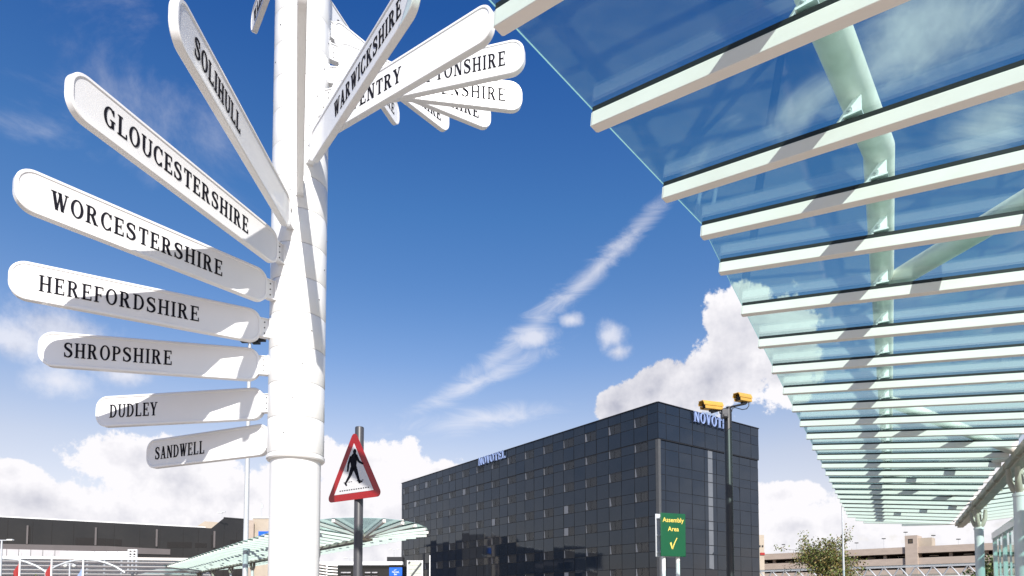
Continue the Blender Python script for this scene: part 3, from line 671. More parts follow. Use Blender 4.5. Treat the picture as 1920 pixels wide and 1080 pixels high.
# plate frame: turned so that its right side comes nearer
pu = Vector((math.cos(R(-35)), math.sin(R(-35)), 0)); pn = Vector((pu.y, -pu.x, 0)); up = Vector((0, 0, 1))
hT = .735; sd = .87
cx_, cz_ = wp.x, zt_ - .055 - hT / 2
orig = Vector((wp.x, wp.y, cz_ - hT / 2)) + pn * .062 + pu * (-.012)
def rtri(s, r, ins=0.0, n=6):
    h = s * .866; c = Vector((0, h / 3)); vs = []
    k = ins; V = [Vector((-s / 2, 0)), Vector((s / 2, 0)), Vector((0, h))]
    V = [c + (v - c) * (1 - k / (h / 3)) for v in V]; r = max(.004, r - ins)
    for i, a0 in ((0, 210), (1, 330), (2, 90)):
        d = (c - V[i]).normalized(); ce = V[i] + d * (2 * r)
        for j in range(n + 1):
            a = R(a0 - 60 + 120 * j / n); vs.append((ce.x + r * math.cos(a), ce.y + r * math.sin(a)))
    return vs
m = MB(); m.prism(rtri(sd, .045), orig, pu, up, pn, -.006, .0); m.build('plate', 'red_sheet', wsn)
m = MB(); m.prism(rtri(sd, .045, .005), orig, pu, up, pn, -.010, -.0065); m.build('backing', 'galv', wsn)
m = MB(); m.prism(rtri(sd, .05, .074), orig, pu, up, pn, .0005, .002); pan = m.build('white_panel', 'sheet_white', wsn)
m = MB()
def P_(pts, w=None): m.prism([(x * 1.12, y * .93 + .066) for x, y in pts], orig + pu * .0 + up * .0, pu, up, pn, .0022, .0042)
# walking figure, profile facing the right
def limb(a, b, w0, w1):
    ax_, ay_ = a; bx, by = b; dx, dy = bx - ax_, by - ay_; l = math.hypot(dx, dy); nx, ny = -dy / l, dx / l
    P_([(ax_ + nx * w0, ay_ + ny * w0), (ax_ - nx * w0, ay_ - ny * w0), (bx - nx * w1, by - ny * w1), (bx + nx * w1, by + ny * w1)])
P_([(0.012 + .0225 * math.cos(R(a)), .482 + .030 * math.sin(R(a))) for a in range(0, 360, 24)])
P_([(-.012, .462), (.026, .462), (.044, .435), (.042, .36), (.034, .285), (-.034, .285), (-.044, .36), (-.052, .425)])
limb((-.038, .432), (-.074, .345), .019, .014); limb((-.074, .345), (-.084, .262), .014, .011)
limb((.030, .436), (.068, .362), .017, .014); limb((.068, .362), (.128, .322), .013, .010)
limb((-.014, .30), (-.052, .21), .030, .019); limb((-.052, .21), (-.112, .128), .019, .012); limb((-.118, .135), (-.094, .100), .012, .009)
limb((.014, .30), (.050, .21), .028, .019); limb((.050, .21), (.082, .118), .018, .012); limb((.074, .116), (.122, .126), .011, .009)
m.build('walking_symbol', 'black_letter', pan)
m = MB()
for i in range(13):
    x = -.195 + i * .0325; 
    x *= 1.12; m.prism([(x, .083), (x + .021, .083), (x + .021, .093), (x, .093)], orig + up * .022, pu, up, pn, .0022, .0040)
for i in (0, 1, 2.2, 3.2, 6, 7.2, 8.3):
    x = -.155 + i * .0345
    if not (-.125 < x < -.10): m.prism([(x, .147), (x + .022, .147), (x + .022, .154), (x, .154)], orig + up * .045, pu, up, pn, .0022, .0036)
m.build('road_edge_marks', 'black_letter', pan)
m = MB()
for z in (cz_ - .14, cz_ + .10):
    m.tube([(wp.x, wp.y, z - .02), (wp.x, wp.y, z + .02)], .052, 24); m.box(Vector((wp.x, wp.y, z)) + pn * .05, (.16, .012, .03), (pu, pn, up))
m.build('clamp', 'galv', wsn)

# ------------------------------------------------------------------ assembly point sign
Ya = 14.6; c0 = atY(1262, 1003, Ya); asg = thing('assembly_sign', 'green assembly area sign with yellow tick on two pale posts', 'sign', (c0.x, c0.y, 0.125))
su = Vector((math.cos(R(-15)) , math.sin(R(-15)) * 0 + math.sin(R(22)), 0)).normalized(); sn = Vector((su.y, -su.x, 0))
w, h = .66, .97
m = MB(); m.box(c0, (w, .022, h), (su, sn, up)); pn1 = m.build('front_board', 'green_sheet', asg, bevel=.01)
m = MB(); m.box(c0 - sn * .20 , (w, .022, h), (su, sn, up)); m.build('rear_board', 'galv', asg, bevel=.01)
m = MB()
for sx in (-.19, .19):
    b = c0 + su * sx - sn * .10
    m2 = MB(); m2.tube([(b.x, b.y, .125), (b.x, b.y, c0.z + h / 2 - .03)], .045, 20); m2.build('post', 'white_paint', asg, sharp=50)
for z in (-.38, 0, .38):
    m.bar(c0 + up * z - su * (w / 2 - .02) - sn * .03, c0 + up * z + su * (w / 2 - .02) - sn * .03, .04, .03)
    m.bar(c0 + up * z - su * (w / 2 - .02) - sn * .17, c0 + up * z + su * (w / 2 - .02) - sn * .17, .04, .03)
m.build('rail', 'galv', asg)
m = MB()
sans('Assembly', m, c0 + up * .285, su, up, sn, .145, .0135, width=.56)
sans('Area', m, c0 + up * .085, su, up, sn, .145, .0135, width=.29)
m.prism([(-.085, -.165), (-.055, -.145), (-.035, -.185), (.085, .0), (.10, -.005), (-.025, -.275), (-.045, -.275)], c0 - up * .03, su, up, sn, .0115, .0145) if False else None
for pts in ([(-.095, -.150), (-.055, -.128), (-.018, -.285), (-.045, -.285)], [(-.045, -.285), (-.012, -.285), (.03, -.17), (.02, -.19)], [(-.035, -.285), (-.018, -.285), (.05, -.13), (.105, -.035), (.088, -.025), (.03, -.12), (-.01, -.20)]):
    m.prism(pts, c0 - up * .035, su, up, sn, .0115, .0142)
m.build('lettering', 'yellow_letter', pn1)

# ------------------------------------------------------------------ cctv post
Yc = 10.6; CS = .87; cb = atY(1367, 1000, Yc); cct = thing('cctv_post', 'tall black post carrying two yellow security cameras', 'camera post', (cb.x, cb.y, .125))
cb = atY(1366.5, 900, Yc); ztop = atY(1366, 768, Yc).z
m = MB(); m.tube([(cb.x, cb.y, .125), (cb.x, cb.y, ztop - .02), (cb.x, cb.y, ztop)], [.072 * CS, .072 * CS, .066 * CS], 28); m.tube([(cb.x, cb.y, .125), (cb.x, cb.y, .16)], .15, 20); m.build('pole', 'dark_paint', cct, sharp=50)
m = MB(); jb = Vector((cb.x - .075, cb.y - .07, ztop - .09)); m.box(jb, (.11, .09, .15)); m.box(jb + Vector((0, -.055, -.04)), (.07, .02, .05)); m.build('junction_box', 'post_grey', cct, bevel=.012)
def pc(u, v, dy=0): return atY(u, v, Yc + dy)
m = MB(); m.tube([pc(1334, 773.5, -.12), pc(1352, 768, -.05), pc(1366, 766, 0), pc(1372, 762.5, .02), pc(1398, 757, .14)], .017, 12)
m.tube([pc(1366, 767.5, 0), pc(1366, 763, 0)], .04, 16); m.build('arm', 'dark_paint', cct, sharp=50)
m = MB(); m.tube([pc(1372, 772), pc(1373, 766), pc(1378, 764), pc(1392, 768, .1), pc(1400, 766.5, .14), pc(1404, 761, .15), pc(1404, 754, .15)], .007, 8)
m.tube([pc(1349, 770, -.08), pc(1350, 775, -.08), pc(1353, 776.5, -.05), pc(1356, 773)], .007, 8); m.build('cable', 'dark_paint', cct, sharp=60)
def camera_(c, yaw, tilt, Lc, mount):
    # body axis points to the left and a little down, toward the viewer
    f = Vector((-math.cos(yaw) * math.cos(tilt), -math.sin(yaw) * math.cos(tilt), -math.sin(tilt))); s_ = f.cross(up).normalized(); t = s_.cross(f)
    m = MB(); hw, hh = .055, .055
    m.prism([(-hw, -hh), (hw, -hh), (hw, hh * .35), (hw * .72, hh), (-hw * .72, hh), (-hw, hh * .35)], c, s_, t, f, -Lc / 2, Lc / 2 - .06)
    o = m.build('camera_housing', 'camera_yellow', cct, bevel=.006)
    k = MB(); H2 = .008
    k.prism([(-hw * .72 - H2, hh + .003), (hw * .72 + H2, hh + .003), (hw * .72 + H2, hh + .012), (-hw * .72 - H2, hh + .012)], c, s_, t, f, -Lc / 2 - .01, Lc / 2 + .04)
    for sg in (-1, 1):
        k.prism([(sg * (hw + .003), -hh * .1), (sg * (hw + .011), -hh * .1), (sg * (hw + .011), hh * .35), (sg * (hw * .72 + H2), hh + .008), (sg * (hw * .72 + .002), hh + .002), (sg * (hw + .003), hh * .33)], c, s_, t, f, -Lc / 2 - .01, Lc / 2 + .03)
        k.prism([(sg * (hw + .001), -hh - .002), (sg * (hw + .006), -hh - .002), (sg * (hw + .006), -hh * .2), (sg * (hw + .001), -hh * .2)], c, s_, t, f, -Lc / 2, Lc / 2)
    k.prism([(-hw, -hh - .006), (hw, -hh - .006), (hw, -hh - .001), (-hw, -hh - .001)], c, s_, t, f, -Lc / 2, Lc / 2 - .03)
    k.build('sun_hood', 'camera_yellow', o)
    g_ = MB(); g_.prism([(-hw * .9, -hh * .9), (hw * .9, -hh * .9), (hw * .9, hh * .9), (-hw * .9, hh * .9)], c, s_, t, f, Lc / 2 - .062, Lc / 2 - .05); g_.mat(1)
    g_.tube([c + f * (Lc / 2 - .05), c + f * (Lc / 2 - .03)], .035, 16); g_.build('lens_window', ['lens_dark', 'matt_black'], o)
    b_ = MB(); b_.box(c - t * (hh + .022) - f * .02, (.12, .05, .03), (f, s_, t)); b_.tube([c - t * (hh + .02) - f * .02, mount], .02, 10); b_.build('mount', 'dark_paint', o)
camera_(pc(1334, 761.5, -.12), R(28), R(3), .385, pc(1336, 772.5, -.12))
camera_(pc(1393, 746.5, .14), R(40), R(6), .35, pc(1394, 757.5, .13))

# ------------------------------------------------------------------ hotel
HC = atY(1233.3, 754, 75); dl, dr = V2(-36.18), V2(53.77); nl = Vector((-dl.y, dl.x, 0)); nr = Vector((dr.y, -dr.x, 0))
hotel = thing('hotel_building', 'eight storey dark glass hotel block with pale lettering at the roofline', 'hotel', (HC.x, HC.y, 0))
O = Vector((HC.x, HC.y, 0)); LL, LR, HTOP = 65.4, 20.0, 24.63
rows = [(24.60, 23.50), (23.46, 22.30)]
z = 22.26; allrows = [(24.62, 23.52), (23.48, 22.32)]
zz0 = 22.28
lv = [24.62]
levels = [24.62, 23.50, 22.30]
zq = 22.30
for k in range(7):
    levels += [zq - 1.87 - 3.0 * 0, zq - 3.0]; zq -= 3.0
levels = [l for l in levels if l > .2] + [.0]
UP = 20.33                      # the upper storeys project
def facade(name, o, d, n, length, cuts, wincols, zcut):
    m = MB(); m.mat(1)
    for (z1, z0, off) in ((24.60, UP, -.03), (UP, 0, -.07 if wincols else -.19)):
        a = o + n * off; e0 = 0.02; m.add([a + d * e0 + Vector((0, 0, z0)), a + d * (length - .02) + Vector((0, 0, z0)), a + d * (length - .02) + Vector((0, 0, z1)), a + d * e0 + Vector((0, 0, z1))], [(0, 1, 2, 3)])
    m.mat(0)
    for i in range(len(cuts) - 1):
        x0, x1 = cuts[i] + .045, cuts[i + 1] - .045
        for j in range(len(levels) - 1):
            z1, z0 = levels[j] - .03, levels[j + 1] + .03; off = 0 if z0 > UP - .2 else (-.04 if wincols else -.16)
            if wincols and i in wincols and j % 2 == 1 and z1 > 4.5: continue
            x0 = max(cuts[i] + .035, .42) if z0 < UP - .2 else cuts[i] + .035
            t1_, t2_ = random.gauss(0, .009), random.gauss(0, .008)
            m.add([o + d * x + n * (off + (x - (x0 + x1) / 2) * t1_ + (zz_ - (z0 + z1) / 2) * t2_) + Vector((0, 0, zz_)) for x, zz_ in ((x0, z0), (x1, z0), (x1, z1), (x0, z1))], [(0, 1, 2, 3)])
    # flat coping and soffit of the projecting storeys
    return m.build(name, ['hotel_glass', 'hotel_seam'], hotel)
cutsL = [0, 1.61] + [1.61 + 2.172 * k for k in range(1, 30)] + [65.4]
wc = set(range(1, 31, 2))
facade('long_facade', O, dl, nl, LL, cutsL, wc, 0)
cutsR = [0, 1.4] + [1.4 + 2.4 * k for k in range(1, 8)] + [20.0]
facade('end_facade', O, dr, nr, LR, cutsR, None, 0)
m = MB(); B2 = O + dl * LL; D2 = O + dr * LR; E2 = B2 + dr * LR
for (z0, z1, ins) in ((0, UP, .5), (UP, 24.55, .1)):
    q = [O + (dl + dr) * ins, B2 + (dr - dl) * ins, E2 - (dl + dr) * ins, D2 + (dl - dr) * ins]
    m.add([Vector((t.x, t.y, z)) for z in (z0, z1) for t in q], [(3, 2, 1, 0), (4, 5, 6, 7), (0, 1, 5, 4), (1, 2, 6, 5), (2, 3, 7, 6), (3, 0, 4, 7)])
m.build('core_wall', 'hotel_seam', hotel)
m = MB()
for a, b in ((O, B2), (O, D2), (D2, E2), (B2, E2)):
    m.bar(zz(a, 24.66), zz(b, 24.66), .22, .09)
m.build('coping', 'win_frame', hotel)
m = MB(); m.box(O + dl * .19 + dr * .19 + Vector((0, 0, UP / 2)), (.42, .42, UP - .03), (dl, dr, up)); m.build('corner_post', 'corner_grey', hotel)
m = MB()
for j in range(2, len(levels) - 5):
    z1, z0 = levels[j] - .05, levels[j + 1] + .05
    off = -.16
    if z1 > 20.4: continue
    m.add([O + dr * x + nr * (off + .012) + Vector((0, 0, q_)) for x, q_ in ((9.3, z0), (10.2, z0), (10.2, z1), (9.3, z1))], [(0, 1, 2, 3)])
m.build('stair_window', 'stair_glass', hotel)
rnd = random.Random(3)
for r_ in range(7):
    z1 = 23.5 - 3.0 * r_ - .03 if r_ else 23.5 - .03; z0 = z1 - 1.14
    if r_ == 1: pass
    for ci in range(15):
        x0 = cutsL[1 + 2 * ci] + .03; x1 = cutsL[2 + 2 * ci] - .03
        Yw = O.y + dl.y * x0
        if (z1 - CH) / Yw * F < 50: continue
        off = 0 if z0 > UP - .2 else -.04
        def wp_(x, q_, dd): return O + dl * x + nl * (off + dd) + Vector((0, 0, q_))
        # recess box behind
        m = MB(); t = .06
        for a, b in (((x0, z0), (x1, z0)), ((x0, z1), (x1, z1))): m.bar(wp_(a[0], a[1], -.02), wp_(b[0], b[1], -.02), .07, t)
        for x in (x0, (x0 + x1) / 2, x1): m.bar(wp_(x, z0 + t / 2, -.02), wp_(x, z1 - t / 2, -.02), .065, t if x != (x0 + x1) / 2 else .07, up=nl)
        w_ = m.build('window', 'win_frame', hotel)
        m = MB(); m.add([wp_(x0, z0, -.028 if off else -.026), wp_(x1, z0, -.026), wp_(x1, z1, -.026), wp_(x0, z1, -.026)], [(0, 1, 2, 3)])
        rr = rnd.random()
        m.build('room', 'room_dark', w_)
        m = MB(); xm = (x0 + x1) / 2; cwid = (.18 + .22 * rnd.random()) if rnd.random() < .9 else .85; seg = []
        side = 1    # the left end of each window in the photo = larger distance along the facade
        folds = 7; xe = x1 - .05; taper = .35 if cwid < .6 else 1
        m.add([wp_(xe - cwid * j / folds * (1 if zz_ < z0 + .1 else taper), zz_, -.018 + (.008 if j % 2 else 0)) for j in range(folds + 1) for zz_ in (z0 + .05, z1 - .05)], [(2 * j, 2 * j + 1, 2 * j + 3, 2 * j + 2) for j in range(folds)])
        if False:
            b = len(m.v) // 2; c2 = .2 + .3 * rnd.random(); xe = xm - .05
            m.add([wp_(xe - c2 * j / folds, zz_, -.018 + (.008 if j % 2 else 0)) for j in range(folds + 1) for zz_ in (z0 + .05, z1 - .05)], [(2 * j, 2 * j + 1, 2 * j + 3, 2 * j + 2) for j in range(folds)])
        m.build('curtain', 'curtain', w_)
        m = MB(); ti = rnd.gauss(0, .008)
        for (xa, xb) in ((x0 + .03, xm - .035), (xm + .035, x1 - .03)):
            m.add([wp_(xa, z0 + .03, -.002 - ti), wp_(xb, z0 + .03, -.002 + ti), wp_(xb, z1 - .03, -.002 + ti), wp_(xa, z1 - .03, -.002 - ti)], [(0, 1, 2, 3)])
        m.build('glass_pane', 'pane_glass', w_)
# rooftop lettering on both faces
def hotel_text(o, d, n, x0, width, zc, hgt, flip):
    polys, w = text_polys('NOVOTEL', .10); m = MB(); fx = width / w; cur = 0
    for p_ in polys:
        m.prism([((x * fx), y * hgt) for x, y in p_], o + d * x0 + Vector((0, 0, zc)), d * flip, up, n, .22, .38)
    m.build('lettering', 'hotel_letter', hotel)
def tpar(u, d):
    r = ray(u, 900); det = r.x * (-d.y) - (-d.x) * r.y
    return (r.x * O.y - O.x * r.y) / -(r.x * d.y - d.x * r.y) if False else ((O.x * r.y - O.y * r.x) / (r.x * d.y - r.y * d.x))
ta, tb = tpar(900, dl), tpar(950, dl)
hotel_text(O, dl, nl, ta, abs(ta - tb), 23.4, 1.25, -1)
ta, tb = tpar(1299, dr), tpar(1369, dr)
hotel_text(O, dr, nr, ta, abs(ta - tb), 23.3, 1.28, 1)

# ------------------------------------------------------------------ dark terminal, left
tz = 14.13; A0 = atY(-40, 968, 97); dT = V2(59); nT = Vector((dT.y, -dT.x, 0)); A0.z = 0
term = thing('terminal_building', 'long black glass clad terminal building behind the white canopies at left', 'building', A0)
def tt(u, o=A0, d=dT):
    r = ray(u, 1000); return ((o.x * r.y - o.y * r.x) / (r.x * d.y - r.y * d.x))
def zat(u, v, o=A0, d=dT):
    p_ = o + d * tt(u, o, d); return atY(u, v, p_.y).z
def TP(u, z, off=0): return A0 + dT * tt(u) + nT * off + Vector((0, 0, z))
def slab(name, mt, pts, off0, off1, par, o=A0, d=dT, n=nT):
    m = MB(); k = [(tt(u, o, d), zat(u, v, o, d)) for u, v in pts]
    m.prism(k, o, d, up, n, off0, off1); return m.build(name, mt, par)
slab('wall', 'terminal_dark', [(-40, 968), (365, 989), (396, 990.5), (419, 971.5), (463, 975), (463, 1130), (-40, 1130)], -30, 0, term)
m = MB(); m.bar(TP(-40, zat(-40, 968) + .12, -.1), TP(385, zat(385, 989.8) + .1, -.1), .5, .16); m.build('roof_edge', 'white_paint', term)
m = MB(); m.bar(TP(419, zat(419, 971.5) + .1, -.1), TP(463, zat(463, 975) + .1, -.1), .5, .16); m.build('roof_edge', 'win_frame', term)
slab('side_wall', 'concrete', [(463.5, 975), (476, 975.5), (476, 1130), (463.5, 1130)], -28, -.2, term)
slab('roof_light', 'concrete_pale', [(365, 989), (385, 976), (411, 978), (398, 990)], -6, -1.2, term)
slab('lower_band', 'terminal_band', [(-40, 1019), (200, 1024), (320, 1030), (320, 1040), (-40, 1032)], .02, .25, term)
for i in range(9):
    u = -30 + i * 22.5
    slab('pale_panel', 'pale_panel', [(u, 1029.5 + .025 * u), (u + 21.6, 1029.5 + .025 * (u + 21.6)), (u + 21.6, 1046), (u, 1046)], .26, .4, term)
for (u0, u1, v0, v1) in ((142, 176, 1008, 1022), (183, 200, 1009, 1022.5), (201, 214, 1010, 1023), (216, 229, 1011, 1023.5), (314, 360, 1016, 1027.5), (366, 388, 1018, 1027), (432, 452, 1012, 1022), (54, 57.5, 987, 1018), (291, 294.5, 998, 1025), (396, 399, 1003, 1028)):
    slab('window_band', 'terminal_black', [(u0, v0), (u1, v0 + .7), (u1, v1), (u0, v1 - .5)], .01, .05, term)
for u in (50, 178, 292, 400):
    slab('pilaster', 'terminal_band', [(u, 984 + .03 * u), (u + 3.5, 984 + .03 * u), (u + 3.5, 1019 + .02 * u), (u, 1019 + .02 * u)], .0, .35, term)
for u in (-20, 14, 61, 97, 138, 214, 262, 300, 344, 372, 420, 444):
    m = MB(); m.bar(TP(u, 4, .02), TP(u, zat(u, 968 + .0525 * (u + 40)) - .3, .02), .06, .05, up=nT); m.build('panel_joint', 'terminal_black', term)
m = MB(); a = atY(416, 970, 112); m.tube([a, a + up * .7], .05, 6); m.box(a + up * .8 - Vector((.3, 0, 0)), (.9, .2, .18)); m.box(a + up * .95 + Vector((.3, 0, 0)), (.5, .2, .18)); m.build('roof_camera', 'galv', term)

# concrete block behind the signpost pole
b0 = atY(474, 972, 118); b1 = atY(512, 972, 118)
blk = thing('service_block', 'pale concrete block just left of the signpost pole', 'building', (b0.x, b0.y, 0))
m = MB(); m.box(Vector(((b0.x + b1.x) / 2, 121, b0.z / 2)), (b1.x - b0.x, 6, b0.z)); m.build('wall', 'concrete_pale', blk)
m = MB(); s0 = atY(488, 1003, 117.8); m.box(s0 + Vector((1.0, 0, 0)), (2.6, .2, 1.3)); m.build('sign_panel', 'blue_sign', blk)
m = MB(); m.bar(Vector((b0.x - .1, 117.95, b0.z + .1)), Vector((b1.x + .1, 117.95, b0.z + .1)), .2, .2); m.build('coping', 'white_paint', blk)
m = MB(); a = atY(490, 972, 118.5); m.tube([a, a + up * 2.9], .07, 6); m.box(a + up * 2.2 + Vector((.1, 0, 0)), (.35, .1, .7)); m.build('mast', 'galv', blk)

# billboard and frame in front of the terminal
def flat_box(name, label, cat, u0, u1, v0, v1, Y, depth, mt, post_n=2):
    a = atY(u0, v1, Y); b = atY(u1, v0, Y); t = thing(name, label, cat, ((a.x + b.x) / 2, Y, 0))
    m = MB(); m.box(((a.x + b.x) / 2, Y, (a.z + b.z) / 2), (b.x - a.x, depth, b.z - a.z)); m.build('panel', mt, t)
    for i in range(post_n):
        x = a.x + (b.x - a.x) * (i + .5) / post_n; m = MB(); m.tube([(x, Y + depth, 0), (x, Y + depth, a.z + .3)], .1, 8); m.build('post', 'galv', t)
    return t, a, b
bb, a, b = flat_box('billboard', 'long blank white board standing before the dark terminal', 'billboard', 114, 243, 1034, 1046, 70, .15, 'billboard_white', 4)
for i in range(1, 6):
    m = MB(); x = a.x + (b.x - a.x) * i / 6; m.box((x, 69.9, (a.z + b.z) / 2), (.04, .03, b.z - a.z)); m.build('joint', 'pale_panel', bb)
lf = thing('lattice_frame', 'small white lattice frame at the right end of the white board', 'frame', atY(249, 1100, 69) * Vector((1, 1, 0)) if False else Vector((atY(249, 1040, 69).x, 69, 0)))
for u in (241.5, 249, 256.5):
    m = MB(); a = atY(u, 1030, 69); m.bar(Vector((a.x, 69, 4.5)), a, .14, .14, up=(0, 1, 0)); m.build('upright', 'white_paint', lf)
for v in (1031, 1036.5, 1042):
    m = MB(); m.bar(atY(241, v, 69), atY(257, v, 69), .12, .12); m.build('crossbar', 'white_paint', lf)
m = MB(); a = atY(249, 1046, 69); m.tube([(a.x, 69, 0), (a.x, 69, 5)], .12, 8); m.build('post', 'galv', lf)

# ------------------------------------------------------------------ masts, flagpoles and lamps
def mast(name, label, cat, u, v, Y, r0, r1, head=None, grp=None, mt='galv'):
    a = atY(u, v, Y); t = thing(name, label, cat, (a.x, Y, 0), grp)
    m = MB(); m.tube([(a.x, Y, 0), (a.x, Y, a.z * .5), (a.x, Y, a.z)], [r0, (r0 + r1) / 2, r1], 12); m.build('pole', mt, t, sharp=60)
    if head: head(t, a)
    return t, a
def flood(t, a):
    m = MB()
    m.lathe([(.0, a.z - .15), (.75, a.z - .15), (.75, a.z - .05), (0, a.z - .05)], (a.x, a.y, 0), 16); m.build('head_ring', 'galv', t)
    for j in range(6):
        an = R(60 * j + 20); p_ = a + Vector((0.7 * math.cos(an), 0.7 * math.sin(an), -.15)); m = MB(); m.box(p_, (.5, .45, .22)); m.bar(a + Vector((0, 0, -.1)), p_, .06, .06); m.build('floodlight', 'dark_paint', t, bevel=.03)
mast('high_mast', 'tall pale floodlight mast rising behind the left fingers of the signpost', 'light mast', 468.5, 629, 42, .19, .10, flood, mt='galv')
def twin(t, a):
    m = MB(); m.bar(a - Vector((.55, 0, .02)), a + Vector((.55, 0, -.02)), .06, .06); m.build('arm', 'galv', t)
    for s_ in (-1, 1):
        m = MB(); m.box(a + Vector((.62 * s_, 0, 0)), (.42, .25, .12)); m.build('lamp_head', 'lamp_glass', t, bevel=.03)
mast('street_lamp', 'pale twin headed lamp at the extreme left edge', 'street lamp', 3.5, 1012.5, 48, .09, .06, twin, 'street lamps round the terminal', mt='galv')
def globe(t, a):
    m = MB(); m.bar(a - Vector((.3, 0, .05)), a + Vector((.3, 0, -.05)), .05, .05); m.build('arm', 'galv', t)
    for s_ in (-1, 1):
        m = MB(); m.lathe([(0, -.13), (.1, -.1), (.15, 0), (.1, .08), (0, .1)], a + Vector((.3 * s_, 0, -.18)), 10); m.build('lamp_head', 'lamp_glass', t)
mast('street_lamp', 'short double globe lamp in front of the arched white canopy', 'street lamp', 131, 1056, 45, .06, .05, globe, 'street lamps round the terminal')
def arml(t, a):
    m = MB(); m.bar(a, a + Vector((.9, 0, .15)), .06, .06); m.build('arm', 'galv', t); m = MB(); m.box(a + Vector((1.1, 0, .16)), (.6, .28, .12)); m.build('lamp_head', 'lamp_glass', t, bevel=.03)
for u, v, Y, lb in ((656, 1046, 95, 'thin distant twin lamp just left of the warning sign post'), (739, 1030, 110, 'thin distant twin lamp between the warning sign and the hotel')):
    mast('street_lamp', lb, 'street lamp', u, v, Y, .07, .05, twin, 'street lamps round the terminal')
mast('thin_pole', 'bare white pole standing before the low left corner of the hotel', 'pole', 806, 1041, 40, .05, .035, None, mt='white_paint')
mast('lamp_post', 'slender pale pole rising beside the tree to the end of the glass roof', 'lamp post', 1579, 948, 31, .062, .03, None, mt='galv')
for u, v, w_, lb in ((1469, 1021, 1, 'first'), (1606, 1018, 1, 'b'), (1657, 1010, 1, 'c'), (1698, 998, 1, 'd'), (1750, 1004, 1, 'e'), (1797, 1011, 1, 'f')):
    tx = {'first': 'small roof lamp on the car park, left of the leafless tree top', 'b': 'small roof lamp on the car park, just right of the slender pale pole', 'c': 'small roof lamp on the car park, next left of the stair tower',
          'd': 'small roof lamp on the car park, above the stair tower left corner', 'e': 'small roof lamp on the car park, just right of the stair tower', 'f': 'rightmost small roof lamp on the car park'}[lb]
    Yd = 200 - (u - 1421) * .085; a = atY(u, v, Yd); t = thing('roof_lamp', tx, 'lamp', (a.x, a.y, 15.5), 'roof lamps on the car park')
    m = MB(); m.tube([(a.x, a.y, 15.5), a], .05, 6); m.build('pole', 'galv', t); m = MB(); m.box(a, (.9, .4, .22)); m.build('lamp_head', 'dark_paint', t)
def flag(u, v, Y, mt, lb):
    t, a = mast('flagpole', lb, 'flagpole', u, v, Y, .065, .045, None, 'flagpoles before the terminal canopy', mt='white_paint')
    m = MB(); n = 8; vs = []
    for i in range(n + 1):
        s_ = i / n
        for j in range(5):
            q_ = j / 4; vs.append(a + Vector((-.05 - .24 * s_ * (1 - .35 * q_) , .08 * math.sin(5 * s_ + 2 * q_), -.35 - 1.15 * q_ - .75 * s_ * (1 - .2 * q_))))
    m.add(vs, [(i * 5 + j, i * 5 + j + 1, (i + 1) * 5 + j + 1, (i + 1) * 5 + j) for i in range(n) for j in range(4)], True); m.build('flag', mt, t, sharp=80)
flag(38, 1036, 36, 'flag_red', 'white flagpole with limp red and white flag, leftmost of three')
flag(97.5, 1038, 36, 'flag_red', 'white flagpole with bright red flag, middle of three')
flag(156.5, 1046, 36, 'flag_blue', 'white flagpole with pale blue flag, rightmost of three')

# ------------------------------------------------------------------ low dark building with blue sign, between post and hotel
lb_ = thing('low_building', 'low dark building with white fascia between the signpost and hotel', 'building', (atY(690, 1060, 90).x, 90, 0))
a = atY(560, 1060, 90); b = atY(753, 1060, 90)
m = MB(); m.box(((a.x + b.x) / 2, 95, a.z / 2), (b.x - a.x, 9.6, a.z)); m.build('wall', 'terminal_dark', lb_)
m = MB(); m.box(((a.x + b.x) / 2, 90.0, a.z + .28), (b.x - a.x + .4, 1.0, .45)); m.build('fascia', 'white_paint', lb_)
m = MB(); a2 = atY(725, 1054, 93); m.box((atY(740, 1050, 93).x, 94, a2.z + .2), (2.2, 2, 1.1)); m.build('roof_plant', 'room_dark', lb_)
for u in (645, 653, 690, 703):
    m = MB(); p_ = atY(u, 1075, 90)
    for j in range(3): m.tube([p_ + Vector((-.35, -.15 - .1 * 0, -1.0 + .55 * j)), p_ + Vector((0, -.3, -1.02 + .55 * j)), p_ + Vector((.35, -.15, -1.0 + .55 * j))], .09, 6)
    m.build('wall_louvre', 'pale_panel', lb_)
bs = atY(742, 1072, 88); t = thing('blue_sign', 'bright blue sign board at the hotel left corner', 'sign', (bs.x, 88, 0))
m = MB(); m.box(bs, (1.75, .12, 1.15)); pnl = m.build('panel', 'blue_sign', t, bevel=.02)
m = MB(); sans('Novotel,', m, bs - up * .14, Vector((1, 0, 0)), up, Vector((0, -1, 0)), .34, .065, width=.95); sans('Bar', m, bs - up * .46, Vector((1, 0, 0)), up, Vector((0, -1, 0)), .34, .065, width=.4)
m.prism([(-.25, .16), (.02, .22), (.18, .40), (.04, .28), (-.18, .24)], bs, Vector((1, 0, 0)), up, Vector((0, -1, 0)), .061, .066); m.build('lettering', 'billboard_white', pnl)
for s_ in (-.6, .6):
    m = MB(); m.tube([(bs.x + s_, 88.12, 0), (bs.x + s_, 88.12, bs.z + .4)], .06, 8); m.build('post', 'galv', t)
